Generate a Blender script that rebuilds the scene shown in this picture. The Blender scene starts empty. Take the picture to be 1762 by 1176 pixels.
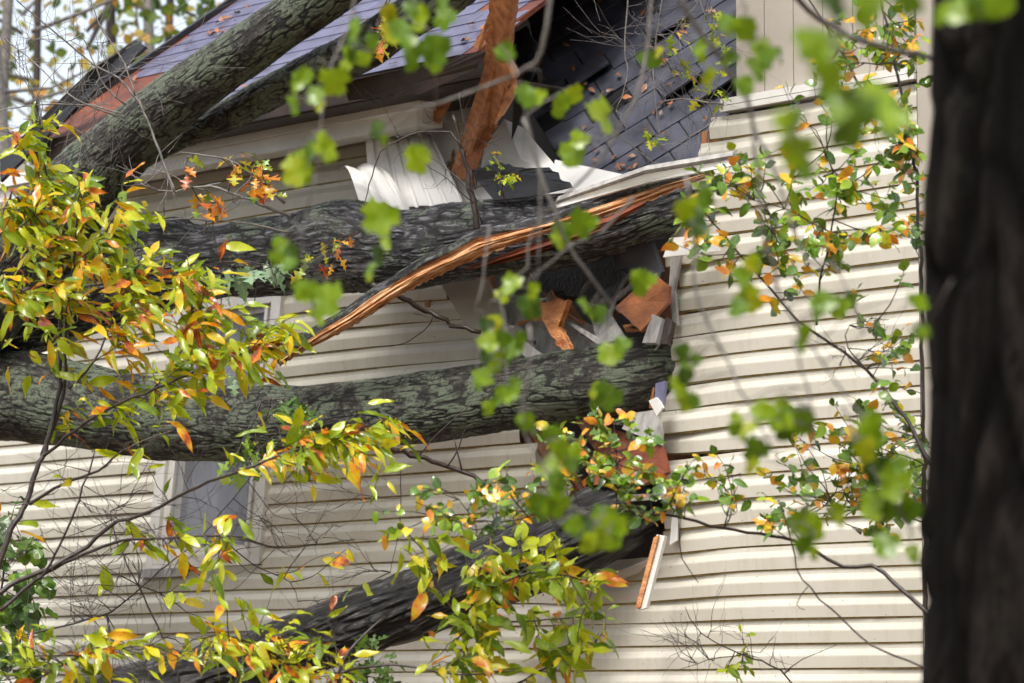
import bpy, math, random
import numpy as np
from mathutils import Vector
def rnd(a, b): return random.uniform(a, b)
random.seed(7); RNG = np.random.default_rng(7)
S = bpy.context.scene; COL = S.collection
# ------------------------------------------------------------------ camera
F = 6000.0; W0, H0 = 1762, 1176; PITCH = math.atan(612/F)
CAM = np.array([0, 0, 1.6])
FWD = np.array([0, math.cos(PITCH), math.sin(PITCH)]); UP = np.array([0, -math.sin(PITCH), math.cos(PITCH)]); RT = np.array([1., 0, 0])
cd = bpy.data.cameras.new('camera'); cam = bpy.data.objects.new('camera', cd); COL.objects.link(cam); S.camera = cam
cam.location = CAM; cam.rotation_euler = (math.pi/2+PITCH, 0, 0)
cd.sensor_width = 36; cd.lens = 36*F/W0; cd.clip_end = 500
cd.dof.use_dof = True; cd.dof.focus_distance = 15.7; cd.dof.aperture_fstop = 4.8
S.render.resolution_x = 1024; S.render.resolution_y = 683
# ------------------------------------------------------------------ light
w = bpy.data.worlds.new('World'); S.world = w; w.use_nodes = True
nt = w.node_tree; nt.nodes.clear()
sk = nt.nodes.new('ShaderNodeTexSky'); sk.sky_type = 'NISHITA'; sk.sun_disc = False
SUN_EL, SUN_AZ = math.radians(58), math.radians(200)
sk.sun_elevation = SUN_EL; sk.sun_rotation = SUN_AZ; sk.dust_density = 4
hs = nt.nodes.new('ShaderNodeHueSaturation'); hs.inputs['Saturation'].default_value = 0.42
bg = nt.nodes.new('ShaderNodeBackground'); bg.inputs['Strength'].default_value = 0.15
ow = nt.nodes.new('ShaderNodeOutputWorld')
nt.links.new(sk.outputs[0], hs.inputs['Color']); nt.links.new(hs.outputs[0], bg.inputs[0]); nt.links.new(bg.outputs[0], ow.inputs[0])
sl = bpy.data.lights.new('sun', 'SUN'); sl.energy = 1.4; sl.angle = math.radians(16); sl.color = (1, .97, .92)
so = bpy.data.objects.new('sun', sl); COL.objects.link(so)
sd = Vector((math.sin(SUN_AZ)*math.cos(SUN_EL), math.cos(SUN_AZ)*math.cos(SUN_EL), math.sin(SUN_EL)))
so.rotation_euler = sd.to_track_quat('Z', 'Y').to_euler(); so.location = (-5, -5, 15)
S.view_settings.view_transform = 'Standard'; S.view_settings.look = 'None'; S.view_settings.exposure = 1.02
# ------------------------------------------------------------------ projection helpers
def ray(px, py):
    return FWD + RT*((px-W0/2)/F) + UP*((H0/2-py)/F)
def P(px, py, d):                       # point seen at a pixel, d metres away along the ground
    r = ray(px, py); return CAM + r*(d/r[1])
def pix(p):
    q = np.asarray(p) - CAM; z = q@FWD
    return (q@RT)/z*F + W0/2, H0/2 - (q@UP)/z*F
_v = ray(-4600, 1200); U = -np.array([_v[0], _v[1], 0]); U /= np.linalg.norm(U)
N = np.array([-U[1], U[0], 0]); N = N if N[1] < 0 else -N
ZZ = np.array([0, 0, 1.]); O = np.array([0, 17.5, 0])
def X(u, v, off=0.): return O + U*u + ZZ*v + N*off
def hit(px, py, p0, n):
    r = ray(px, py); return CAM + r*(((p0-CAM)@n)/(r@n))
def WP(px, py, off=0.): return hit(px, py, O+N*off, N)
def wuv(px, py, off=0.):
    p = WP(px, py, off)-O; return p@U, p[2]
def DW(px): return WP(px, 600)[1]
def T(px, py, fw): return P(px, py, DW(px)-fw)
def inpoly(x, y, poly):
    c = False; j = len(poly)-1
    for i in range(len(poly)):
        xi, yi = poly[i]; xj, yj = poly[j]
        if (yi > y) != (yj > y) and x < (xj-xi)*(y-yi)/(yj-yi)+xi: c = not c
        j = i
    return c
# ------------------------------------------------------------------ noise
def _h(ix, iy, iz):
    n = (ix*374761393 + iy*668265263 + iz*2147483647*31) & 0xffffffff
    n = ((n ^ (n >> 13))*1274126177) & 0xffffffff
    return ((n ^ (n >> 16)) & 0xffff)/32767.5-1
def vn(p):
    p = np.asarray(p, float); i = np.floor(p).astype(np.int64); f = p-i; f = f*f*(3-2*f); r = 0
    for dx in (0, 1):
        for dy in (0, 1):
            for dz in (0, 1):
                wgt = (f[:, 0] if dx else 1-f[:, 0])*(f[:, 1] if dy else 1-f[:, 1])*(f[:, 2] if dz else 1-f[:, 2])
                r = r + wgt*_h(i[:, 0]+dx, i[:, 1]+dy, i[:, 2]+dz)
    return r
def fbm(p, o=4):
    r = 0; a = 1
    for k in range(o): r = r+a*vn(p*(2**k)+17.3*k); a *= .5
    return r
# ------------------------------------------------------------------ mesh builder and objects
class MB:
    def __init__(s): s.v = []; s.f = []; s.m = []; s.uv = None; s.at = {}; s.sm = False
    def add(s, vs, fs, m=0):
        b = len(s.v); s.v.extend([tuple(map(float, q)) for q in vs]); s.f.extend([tuple(i+b for i in f) for f in fs]); s.m.extend([m]*len(fs))
    def quad(s, a, b, c, d, m=0): s.add([a, b, c, d], [(0, 1, 2, 3)], m)
    def box(s, c, ax, ay, az, m=0):     # centre and three half-axis vectors
        c, ax, ay, az = map(np.asarray, (c, ax, ay, az))
        vs = [c+ax*i+ay*j+az*k for i in (-1, 1) for j in (-1, 1) for k in (-1, 1)]
        s.add(vs, [(0, 1, 3, 2), (4, 6, 7, 5), (0, 4, 5, 1), (2, 3, 7, 6), (0, 2, 6, 4), (1, 5, 7, 3)], m)
ORG = {}
def empty(name, loc, label, cat, group=None):
    o = bpy.data.objects.new(name, None); COL.objects.link(o); o.location = [float(c) for c in loc]; o.empty_display_size = .2
    ORG[o] = np.array(loc, float); tag(o, label, cat, group); return o
def tag(o, label, cat=None, group=None, kind=None):
    if label: o['label'] = label
    if cat: o['category'] = cat
    if group: o['group'] = group
    if kind: o['kind'] = kind
def obj(name, mb, mats, parent=None, label=None, cat=None, group=None, kind=None, smooth=None):
    v = np.array(mb.v, float)
    org = ORG[parent] if parent else np.array([v[:, 0].mean(), v[:, 1].mean(), v[:, 2].min()])
    me = bpy.data.meshes.new(name); me.from_pydata((v-org).tolist(), [], mb.f)
    if not isinstance(mats, (list, tuple)): mats = [mats]
    for m in mats: me.materials.append(m)
    me.polygons.foreach_set('material_index', mb.m)
    if smooth if smooth is not None else mb.sm: me.polygons.foreach_set('use_smooth', [True]*len(mb.f))
    if mb.uv is not None:
        l = me.uv_layers.new(name='uv'); idx = np.zeros(len(me.loops), int); me.loops.foreach_get('vertex_index', idx)
        l.data.foreach_set('uv', np.array(mb.uv, float)[idx].ravel())
    for k, a in mb.at.items():
        a = np.asarray(a, float)
        if a.ndim == 2: t = me.attributes.new(k, 'FLOAT_VECTOR', 'POINT'); t.data.foreach_set('vector', a.ravel())
        else: t = me.attributes.new(k, 'FLOAT', 'POINT'); t.data.foreach_set('value', a)
    me.update()
    o = bpy.data.objects.new(name, me); COL.objects.link(o)
    if parent: o.parent = parent; ORG[o] = org
    else: o.location = org; ORG[o] = org
    tag(o, label, cat, group, kind); return o
# ------------------------------------------------------------------ materials
def mat(name): 
    m = bpy.data.materials.new(name); m.use_nodes = True; t = m.node_tree; b = t.nodes['Principled BSDF']; return m, t, b
def nd(t, k, **kw):
    n = t.nodes.new(k)
    for a, v in kw.items():
        if hasattr(n, a): setattr(n, a, v)
        else: n.inputs[a].default_value = v
    return n
def ramp(t, stops, mode='LINEAR'):
    r = t.nodes.new('ShaderNodeValToRGB'); e = r.color_ramp; e.interpolation = mode
    while len(e.elements) < len(stops): e.elements.new(.5)
    for i, (p, c) in enumerate(stops): e.elements[i].position = p; e.elements[i].color = (*c, 1)
    return r
def simple(name, c1, c2, scale=6, rough=.6, bump=.15, stretch=(1, 1, 1), spec=.5, detail=6, bscale=None, bd=.01):
    m, t, b = mat(name); tc = nd(t, 'ShaderNodeTexCoord'); mp = nd(t, 'ShaderNodeMapping'); mp.inputs['Scale'].default_value = stretch
    t.links.new(tc.outputs['Object'], mp.inputs[0])
    n = nd(t, 'ShaderNodeTexNoise', Scale=scale, Detail=detail); t.links.new(mp.outputs[0], n.inputs['Vector'])
    r = ramp(t, [(.3, c1), (.7, c2)]); t.links.new(n.outputs[0], r.inputs[0]); t.links.new(r.outputs[0], b.inputs['Base Color'])
    b.inputs['Roughness'].default_value = rough; b.inputs['Specular IOR Level'].default_value = spec
    n2 = nd(t, 'ShaderNodeTexNoise', Scale=bscale or scale*6, Detail=4); t.links.new(mp.outputs[0], n2.inputs['Vector'])
    bp = nd(t, 'ShaderNodeBump', Strength=bump, Distance=bd); t.links.new(n2.outputs[0], bp.inputs['Height']); t.links.new(bp.outputs[0], b.inputs['Normal'])
    return m
def siding_mat(name, c1, c2, spots=(.12, .1, .06)):
    m, t, b = mat(name); tc = nd(t, 'ShaderNodeTexCoord')
    n = nd(t, 'ShaderNodeTexNoise', Scale=1.3, Detail=6, Roughness=.65); t.links.new(tc.outputs['Object'], n.inputs['Vector'])
    r = ramp(t, [(.32, c1), (.68, c2)]); t.links.new(n.outputs[0], r.inputs[0])
    vo = nd(t, 'ShaderNodeTexVoronoi', Scale=13); t.links.new(tc.outputs['Object'], vo.inputs['Vector'])
    r2 = ramp(t, [(.03, (1, 1, 1)), (.06, (0, 0, 0))]); t.links.new(vo.outputs['Distance'], r2.inputs[0])
    mp = nd(t, 'ShaderNodeMapping'); mp.inputs['Scale'].default_value = (3, 3, .7); t.links.new(tc.outputs['Object'], mp.inputs[0])
    n3 = nd(t, 'ShaderNodeTexNoise', Scale=5, Detail=7, Roughness=.7); t.links.new(mp.outputs[0], n3.inputs['Vector'])
    r3 = ramp(t, [(.5, (0, 0, 0)), (.8, (.45, .45, .45))]); t.links.new(n3.outputs[0], r3.inputs[0])
    mx = nd(t, 'ShaderNodeMix', data_type='RGBA'); t.links.new(r2.outputs[0], mx.inputs[0]); t.links.new(r.outputs[0], mx.inputs[6]); mx.inputs[7].default_value = (*spots, 1)
    mx2 = nd(t, 'ShaderNodeMix', data_type='RGBA'); t.links.new(r3.outputs[0], mx2.inputs[0]); t.links.new(mx.outputs[2], mx2.inputs[6]); mx2.inputs[7].default_value = (.36, .32, .24, 1)
    t.links.new(mx2.outputs[2], b.inputs['Base Color']); b.inputs['Roughness'].default_value = .42
    n4 = nd(t, 'ShaderNodeTexNoise', Scale=2.5, Detail=2); t.links.new(tc.outputs['Object'], n4.inputs['Vector'])
    bp = nd(t, 'ShaderNodeBump', Strength=.35, Distance=.02); t.links.new(n4.outputs[0], bp.inputs['Height']); t.links.new(bp.outputs[0], b.inputs['Normal'])
    return m
def bark_mat(name, deep, mid, high, lichen, lamt, wet=.5):
    m, t, b = mat(name); a = nd(t, 'ShaderNodeAttribute', attribute_name='bc'); h = nd(t, 'ShaderNodeAttribute', attribute_name='h')
    n = nd(t, 'ShaderNodeTexNoise', Scale=85, Detail=8, Roughness=.8); t.links.new(a.outputs['Vector'], n.inputs['Vector'])
    hm = nd(t, 'ShaderNodeMath', operation='MULTIPLY_ADD'); t.links.new(h.outputs['Fac'], hm.inputs[0]); hm.inputs[1].default_value = .36; hm.inputs[2].default_value = -.12
    ad = nd(t, 'ShaderNodeMath', operation='MULTIPLY_ADD'); t.links.new(n.outputs[0], ad.inputs[0]); ad.inputs[1].default_value = 1.0; t.links.new(hm.outputs[0], ad.inputs[2])
    r = ramp(t, [(.30, deep), (.68, mid), (.95, high)]); t.links.new(ad.outputs[0], r.inputs[0])
    tc = nd(t, 'ShaderNodeTexCoord')
    n1 = nd(t, 'ShaderNodeTexNoise', Scale=6, Detail=5); t.links.new(tc.outputs['Object'], n1.inputs['Vector'])
    n2 = nd(t, 'ShaderNodeTexNoise', Scale=55, Detail=7, Roughness=.8); t.links.new(tc.outputs['Object'], n2.inputs['Vector'])
    mu = nd(t, 'ShaderNodeMath', operation='ADD'); t.links.new(n1.outputs[0], mu.inputs[0]); t.links.new(n2.outputs[0], mu.inputs[1])
    r2 = ramp(t, [(.0, (0, 0, 0)), (1, (1, 1, 1))]); r2.color_ramp.elements[0].position = .5; 
    mr = nd(t, 'ShaderNodeMapRange'); mr.inputs['From Min'].default_value = 1.27-lamt*.42; mr.inputs['From Max'].default_value = 1.34-lamt*.42; t.links.new(mu.outputs[0], mr.inputs['Value'])
    mh = nd(t, 'ShaderNodeMath', operation='MULTIPLY'); t.links.new(mr.outputs[0], mh.inputs[0])
    mr2 = nd(t, 'ShaderNodeMapRange'); mr2.inputs['From Min'].default_value = .1; mr2.inputs['From Max'].default_value = .5; t.links.new(h.outputs['Fac'], mr2.inputs['Value']); t.links.new(mr2.outputs[0], mh.inputs[1])
    mm = nd(t, 'ShaderNodeMath', operation='MULTIPLY'); t.links.new(mh.outputs[0], mm.inputs[0]); mm.inputs[1].default_value = .62
    lr = ramp(t, [(.35, tuple(c*.6 for c in lichen)), (.7, lichen)]); t.links.new(n2.outputs[0], lr.inputs[0])
    mx = nd(t, 'ShaderNodeMix', data_type='RGBA'); t.links.new(mm.outputs[0], mx.inputs[0]); t.links.new(r.outputs[0], mx.inputs[6]); t.links.new(lr.outputs[0], mx.inputs[7])
    t.links.new(mx.outputs[2], b.inputs['Base Color']); b.inputs['Roughness'].default_value = wet; b.inputs['Specular IOR Level'].default_value = .1 if 'shaded' in name else .45
    bp = nd(t, 'ShaderNodeBump', Strength=.9, Distance=.02); t.links.new(n.outputs[0], bp.inputs['Height']); t.links.new(bp.outputs[0], b.inputs['Normal'])
    return m
def leaf_mat(name, stops, rough=.3, trans=.35, spec=.6):
    m, t, b = mat(name); g = nd(t, 'ShaderNodeNewGeometry'); r = ramp(t, stops); 
    tc = nd(t, 'ShaderNodeTexCoord'); n = nd(t, 'ShaderNodeTexNoise', Scale=22, Detail=4); t.links.new(tc.outputs['Object'], n.inputs['Vector'])
    ma = nd(t, 'ShaderNodeMath', operation='MULTIPLY_ADD'); t.links.new(n.outputs[0], ma.inputs[0]); ma.inputs[1].default_value = .5
    sb = nd(t, 'ShaderNodeMath', operation='SUBTRACT'); t.links.new(g.outputs['Random Per Island'], sb.inputs[0]); sb.inputs[1].default_value = .25
    t.links.new(sb.outputs[0], ma.inputs[2]); t.links.new(ma.outputs[0], r.inputs[0])
    # midrib and side veins from the leaf's own uv
    uv = nd(t, 'ShaderNodeUVMap', uv_map='uv'); sp = nd(t, 'ShaderNodeSeparateXYZ'); t.links.new(uv.outputs[0], sp.inputs[0])
    ab = nd(t, 'ShaderNodeMath', operation='ABSOLUTE'); t.links.new(sp.outputs[1], ab.inputs[0])
    v1 = nd(t, 'ShaderNodeMath', operation='LESS_THAN'); t.links.new(ab.outputs[0], v1.inputs[0]); v1.inputs[1].default_value = .02
    vs = nd(t, 'ShaderNodeMath', operation='SUBTRACT'); t.links.new(sp.outputs[0], vs.inputs[0]); t.links.new(ab.outputs[0], vs.inputs[1])
    vm = nd(t, 'ShaderNodeMath', operation='MULTIPLY'); t.links.new(vs.outputs[0], vm.inputs[0]); vm.inputs[1].default_value = 9
    vf = nd(t, 'ShaderNodeMath', operation='FRACT'); t.links.new(vm.outputs[0], vf.inputs[0])
    v2 = nd(t, 'ShaderNodeMath', operation='LESS_THAN'); t.links.new(vf.outputs[0], v2.inputs[0]); v2.inputs[1].default_value = .12
    vx = nd(t, 'ShaderNodeMath', operation='MAXIMUM'); t.links.new(v1.outputs[0], vx.inputs[0]); t.links.new(v2.outputs[0], vx.inputs[1])
    vw = nd(t, 'ShaderNodeMath', operation='MULTIPLY'); t.links.new(vx.outputs[0], vw.inputs[0]); vw.inputs[1].default_value = .25
    mx = nd(t, 'ShaderNodeMix', data_type='RGBA'); t.links.new(vw.outputs[0], mx.inputs[0]); t.links.new(r.outputs[0], mx.inputs[6]); mx.inputs[7].default_value = (.5, .45, .1, 1)
    n5 = nd(t, 'ShaderNodeTexNoise', Scale=90, Detail=2); t.links.new(tc.outputs['Object'], n5.inputs['Vector'])
    r5 = ramp(t, [(.68, (0, 0, 0)), (.74, (.8, .8, .8))]); t.links.new(n5.outputs[0], r5.inputs[0])
    mx5 = nd(t, 'ShaderNodeMix', data_type='RGBA'); t.links.new(r5.outputs[0], mx5.inputs[0]); t.links.new(mx.outputs[2], mx5.inputs[6]); mx5.inputs[7].default_value = (.12, .05, .02, 1)
    c = mx5.outputs[2]
    t.links.new(c, b.inputs['Base Color']); b.inputs['Roughness'].default_value = rough; b.inputs['Specular IOR Level'].default_value = spec
    tr = nd(t, 'ShaderNodeBsdfTranslucent'); t.links.new(c, tr.inputs['Color'])
    ms = nd(t, 'ShaderNodeMixShader'); ms.inputs[0].default_value = trans; t.links.new(b.outputs[0], ms.inputs[1]); t.links.new(tr.outputs[0], ms.inputs[2])
    t.links.new(ms.outputs[0], t.nodes['Material Output'].inputs['Surface'])
    bp = nd(t, 'ShaderNodeBump', Strength=.3, Distance=.01); t.links.new(n.outputs[0], bp.inputs['Height']); t.links.new(bp.outputs[0], b.inputs['Normal'])
    return m
M = {}
M['side'] = siding_mat('cream_vinyl', (.52, .485, .40), (.63, .595, .505))
M['dirt_shade'] = simple('mildew_shade_groove', (.20, .15, .05), (.42, .32, .11), 25, .8)  # mildew brown, also painting in the dark shadow line under each lap
M['trim'] = simple('white_trim', (.55, .53, .48), (.72, .70, .66), 5, .4, .1)
M['white'] = simple('bright_vinyl', (.68, .66, .62), (.8, .78, .74), 4, .4, .1)
M['tan'] = siding_mat('tan_panel', (.34, .30, .25), (.42, .375, .315))
M['shingle'] = simple('wet_shingle_sky_tint', (.075, .072, .12), (.145, .138, .22), 9, .3, .5, bscale=220, bd=.004)  # purple-blue in the base colour stands in for reflected sky
M['shingle_dark'] = simple('dark_wet_shingle', (.02, .022, .03), (.085, .088, .115), 5, .33, .6, bscale=200, bd=.004)
M['tar'] = simple('tar_paper', (.006, .006, .007), (.02, .02, .022), 8, .35, .4)
M['osb'] = simple('wet_osb', (.16, .05, .018), (.42, .15, .045), 7, .55, .5, (1, 1, 1), bscale=60)
M['rust'] = simple('wet_sheathing', (.07, .014, .006), (.20, .048, .014), 5, .6, .5, bscale=50)
M['wood'] = simple('fresh_split_wood', (.30, .085, .022), (.80, .36, .13), 7, .45, .8, (1, 1, 2.5), bscale=60)
def torn_mat():
    m, t, b = mat('torn_wood'); a = nd(t, 'ShaderNodeAttribute', attribute_name='bc')
    n = nd(t, 'ShaderNodeTexNoise', Scale=1.0, Detail=8, Roughness=.72); t.links.new(a.outputs['Vector'], n.inputs['Vector'])
    r = ramp(t, [(.30, (.05, .018, .007)), (.40, (.34, .12, .04)), (.50, (.70, .34, .14)), (.62, (.86, .62, .40))]); t.links.new(n.outputs[0], r.inputs[0])
    t.links.new(r.outputs[0], b.inputs['Base Color']); b.inputs['Roughness'].default_value = .6; b.inputs['Specular IOR Level'].default_value = .3
    bp = nd(t, 'ShaderNodeBump', Strength=1, Distance=.02); t.links.new(n.outputs[0], bp.inputs['Height']); t.links.new(bp.outputs[0], b.inputs['Normal']); return m
M['torn'] = torn_mat()
M['plank'] = simple('split_rafter', (.30, .10, .032), (.62, .28, .11), 9, .5, .5, (3, 3, .5), bscale=60)
M['grey'] = simple('weathered_board', (.20, .19, .18), (.42, .40, .37), 12, .6, .4, (2, 2, .6))
M['brown'] = simple('dark_brown_board', (.012, .008, .007), (.04, .022, .014), 8, .6, .3)
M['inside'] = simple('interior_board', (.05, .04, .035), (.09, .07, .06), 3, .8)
M['pink'] = simple('insulation', (.5, .22, .2), (.7, .4, .35), 20, .9, 1)
M['glass'] = mat('window_glass')[0]
_b = M['glass'].node_tree.nodes['Principled BSDF']; _b.inputs['Base Color'].default_value = (.9, .92, .95, 1); _b.inputs['Roughness'].default_value = .06; _b.inputs['Transmission Weight'].default_value = .93; _b.inputs['IOR'].default_value = 1.2
M['curtain'] = simple('grey_lilac_curtain', (.22, .225, .265), (.34, .34, .40), 3, .8)
M['bark_lichen'] = bark_mat('lichened_bark', (.003, .0028, .0025), (.042, .037, .030), (.24, .22, .185), (.23, .29, .19), .74)
M['bark_grey'] = bark_mat('grey_wet_bark_sheen', (.003, .003, .003), (.048, .046, .048), (.40, .40, .44), (.22, .28, .18), .48, .27)  # bluish-silver high tone paints in the wet trunk's sky highlights
M['bark_dark'] = bark_mat('dark_wet_bark', (.002, .002, .002), (.030, .028, .026), (.20, .195, .19), (.10, .12, .07), .26, .38)
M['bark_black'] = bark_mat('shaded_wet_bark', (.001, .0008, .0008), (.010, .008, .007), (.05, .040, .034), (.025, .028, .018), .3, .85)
M['twig_dark'] = simple('dark_twig', (.012, .008, .007), (.05, .03, .022), 30, .4)
M['twig_grey'] = simple('grey_twig', (.08, .07, .06), (.22, .20, .18), 30, .5)
M['lf_yel'] = leaf_mat('autumn_leaf', [(.0, (.10, .19, .004)), (.25, (.27, .38, .004)), (.6, (.50, .54, .006)), (.80, (.80, .55, .006)), (.88, (.85, .36, .008)), (.94, (.66, .13, .012)), (1, (.25, .04, .012))], .24, .38, .7)
M['lf_grn'] = leaf_mat('yellow_green_leaf', [(0, (.08, .17, .004)), (.35, (.24, .34, .004)), (.75, (.44, .48, .006)), (.92, (.65, .42, .01)), (1, (.6, .15, .02))], .28, .38, .5)
M['lf_small'] = leaf_mat('small_glossy_leaf', [(0, (.02, .07, .008)), (.35, (.08, .20, .008)), (.68, (.24, .38, .008)), (.8, (.75, .52, .01)), (.88, (.8, .42, .02)), (1, (.7, .2, .02))], .2, .25, .9)
M['lf_tulip'] = leaf_mat('broad_green_leaf', [(0, (.025, .07, .006)), (.35, (.11, .22, .004)), (.65, (.21, .34, .004)), (.9, (.30, .40, .004)), (1, (.42, .38, .008))], .28, .4, .6)
M['lf_oak'] = leaf_mat('oak_leaf_turning', [(0, (.14, .28, .02)), (.35, (.5, .45, .02)), (.6, (.75, .28, .02)), (1, (.45, .06, .03))])
M['lf_pale'] = leaf_mat('oak_leaf_wet_sheen', [(0, (.10, .22, .08)), (1, (.26, .36, .24))], .15, .15, 1)  # pale tone carries the light reflected off the wet leaves
M['lf_brown'] = leaf_mat('dead_leaf', [(0, (.08, .03, .02)), (.6, (.2, .07, .04)), (1, (.4, .12, .04))], .5, .1)
M['lf_deep'] = leaf_mat('deep_green_leaf', [(0, (.02, .07, .012)), (.6, (.07, .17, .015)), (1, (.2, .32, .02))])
M['lf_far'] = leaf_mat('far_leaf', [(0, (.05, .10, .02)), (.5, (.16, .24, .03)), (.8, (.5, .36, .04)), (1, (.5, .2, .04))], .5, .45)
M['ground'] = simple('leaf_litter', (.05, .03, .015), (.16, .09, .04), 4, .8, .8, bscale=20)
# ------------------------------------------------------------------ curves, tubes
def resample(pts, rad, step):
    pts = np.array(pts, float); rad = np.array(rad, float); op, orr = [], []
    n = len(pts)
    for i in range(n-1):
        p0, p1, p2, p3 = pts[max(i-1, 0)], pts[i], pts[i+1], pts[min(i+2, n-1)]
        k = max(2, int(np.linalg.norm(p2-p1)/step))
        for j in range(k):
            t = j/k; op.append(.5*((2*p1)+(-p0+p2)*t+(2*p0-5*p1+4*p2-p3)*t*t+(-p0+3*p1-3*p2+p3)*t**3)); orr.append(rad[i]*(1-t)+rad[i+1]*t)
    op.append(pts[-1]); orr.append(rad[-1]); return np.array(op), np.array(orr)
def tube(mb, pts, rad, ns=6, step=.05, m=0, cap=True, jitter=0):
    c, r = resample(pts, rad, step)
    if jitter: c[1:-1] += RNG.normal(0, jitter, c[1:-1].shape)
    tg = np.gradient(c, axis=0); tg /= np.linalg.norm(tg, axis=1)[:, None]+1e-9
    ref = np.array([0, 1., 0]) if abs(tg[0][1]) < .9 else np.array([1., 0, 0])
    a = np.cross(tg, ref); a /= np.linalg.norm(a, axis=1)[:, None]+1e-9; b = np.cross(tg, a)
    th = np.linspace(0, 2*np.pi, ns, endpoint=False)
    v = c[:, None, :]+r[:, None, None]*(np.cos(th)[None, :, None]*a[:, None, :]+np.sin(th)[None, :, None]*b[:, None, :])
    L = len(c); fs = []
    for i in range(L-1):
        for j in range(ns):
            k = (j+1) % ns; fs.append((i*ns+j, (i+1)*ns+j, (i+1)*ns+k, i*ns+k))
    if cap: fs.append(tuple(range(ns-1, -1, -1))[::-1]); fs.append(tuple((L-1)*ns+j for j in range(ns))[::-1])
    mb.add(v.reshape(-1, 3), fs, m)
def bark_tube(pts, rad, furrow=.012, lump=.08, res=.0085, stretch=3.2, freq=26, seed=0, knots=()):
    c, r = resample(pts, rad, res*1.3)
    tg = np.gradient(c, axis=0); ds = np.linalg.norm(tg, axis=1); s = np.cumsum(ds); tg /= ds[:, None]
    ref = np.array([0, 1., 0]); 
    if abs(tg[len(tg)//2][1]) > .8: ref = np.array([1., 0, 0])
    a = np.cross(tg, ref); a /= np.linalg.norm(a, axis=1)[:, None]; b = np.cross(tg, a)
    ns = int(2*np.pi*r.max()/res); th = np.linspace(0, 2*np.pi, ns, endpoint=False); L = len(c)
    ct, stt = np.cos(th), np.sin(th)
    bc = np.stack([np.repeat(s[:, None], ns, 1), r[:, None]*ct[None], r[:, None]*stt[None]], -1).reshape(-1, 3)
    q = bc.copy(); q[:, 0] /= stretch; q += seed*3.7
    wv = np.stack([fbm(q*7+3, 2), fbm(q*7+9, 2), fbm(q*7+15, 2)], -1)*.02
    q2 = q+wv
    sm = lambda x, a_, b_: (lambda y: y*y*(3-2*y))(np.clip((x-a_)/(b_-a_), 0, 1))
    k1 = sm(np.abs(vn(q2*freq*.8)), .02, .30); k2 = sm(np.abs(vn(q2*freq*1.5+5)), .0, .30)
    crack = sm(np.abs(vn((q2*np.array([3.5, 1, 1]))*freq*.5+31)), .0, .16)
    h = k1*(.45+.55*k2)*(.55+.45*crack); h = np.clip(h+.18*vn(q2*freq*3.1), 0, 1)
    lo = fbm(bc*3.3+seed*5, 3)*lump
    R = np.repeat(r[:, None], ns, 1).reshape(-1)
    for (ks, kt, kr, kh) in knots:
        dth = np.angle(np.exp(1j*(np.tile(th, L)-kt)))
        R = R+kh*np.exp(-(((bc[:, 0]-ks*s[-1])/kr)**2+(dth*R/kr)**2))
    rr = R*(1+lo)+furrow*(h-.5)
    v = np.repeat(c, ns, 0)+rr[:, None]*(np.tile(ct, L)[:, None]*np.repeat(a, ns, 0)+np.tile(stt, L)[:, None]*np.repeat(b, ns, 0))
    i = np.arange(L-1)[:, None]; j = np.arange(ns)[None]; k = (j+1) % ns
    f = np.stack([i*ns+j, i*ns+k, (i+1)*ns+k, (i+1)*ns+j], -1).reshape(-1, 4)
    mb = MB(); mb.v = v.tolist(); mb.f = f.tolist(); mb.m = [0]*len(mb.f)
    for e in (0, L-1): mb.f.append([e*ns+jj for jj in range(ns)]); mb.m.append(0)
    bb = bc.copy(); bb[:, 0] /= stretch; mb.at = {'bc': bb, 'h': h}; mb.sm = True; return mb
# ------------------------------------------------------------------ leaves
def tpl_rows(xs, ws, fold=.18):
    v = []; f = []
    for x, wd in zip(xs, ws): v += [(x, wd, fold*wd), (x, 0, 0), (x, -wd, fold*wd)]
    for i in range(len(xs)-1):
        b = i*3; f += [(b, b+1, b+4, b+3), (b+1, b+2, b+5, b+4)]
    return np.array(v, float), f
TP = {
 'long': tpl_rows([0, .06, .14, .26, .4, .52, .64, .76, .86, .93, 1], [.006, .012, .12, .20, .215, .235, .20, .15, .085, .03, .002]),
 'long2': tpl_rows([0, .06, .14, .26, .38, .5, .62, .74, .84, .92, 1], [.006, .012, .10, .21, .19, .25, .20, .16, .07, .035, .002], .34),
 'ovate': tpl_rows([0, .1, .3, .55, .8, .95, 1], [.01, .18, .31, .33, .2, .07, .005]),
 'oak': tpl_rows([0, .1, .2, .27, .36, .45, .52, .6, .7, .76, .85, .92, 1], [.01, .03, .17, .05, .1, .33, .36, .09, .12, .27, .09, .08, .003], .25),
}
def _tulip(ol):
    pts = ol+[(x, -y) for x, y in reversed(ol[1:-1])]
    v = [(.45, 0, 0)]+[(x, y, .12*abs(y)) for x, y in pts]
    # two rings for bend
    inner = [((x-.45)*.5+.45, y*.5, .05*abs(y)) for x, y in pts]; n = len(pts)
    v = [(.45, 0, 0)]+inner+[(x, y, .14*abs(y)+.02*math.sin(7*x+5*y)) for x, y in pts]
    f = [(0, 1+i, 1+(i+1) % n) for i in range(n)]+[(1+i, 1+n+i, 1+n+(i+1) % n, 1+(i+1) % n) for i in range(n)]
    return np.array(v, float), f
TP['tulip'] = _tulip([(0, 0), (.06, .24), (.04, .44), (.27, .47), (.46, .54), (.58, .38), (.84, .40), (.96, .16), (.95, 0)])
TP['lobed'] = _tulip([(0, 0), (.10, .20), (-.02, .40), (.24, .46), (.46, .56), (.56, .33), (.84, .40), (1.0, .15), (.90, 0)])
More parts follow.
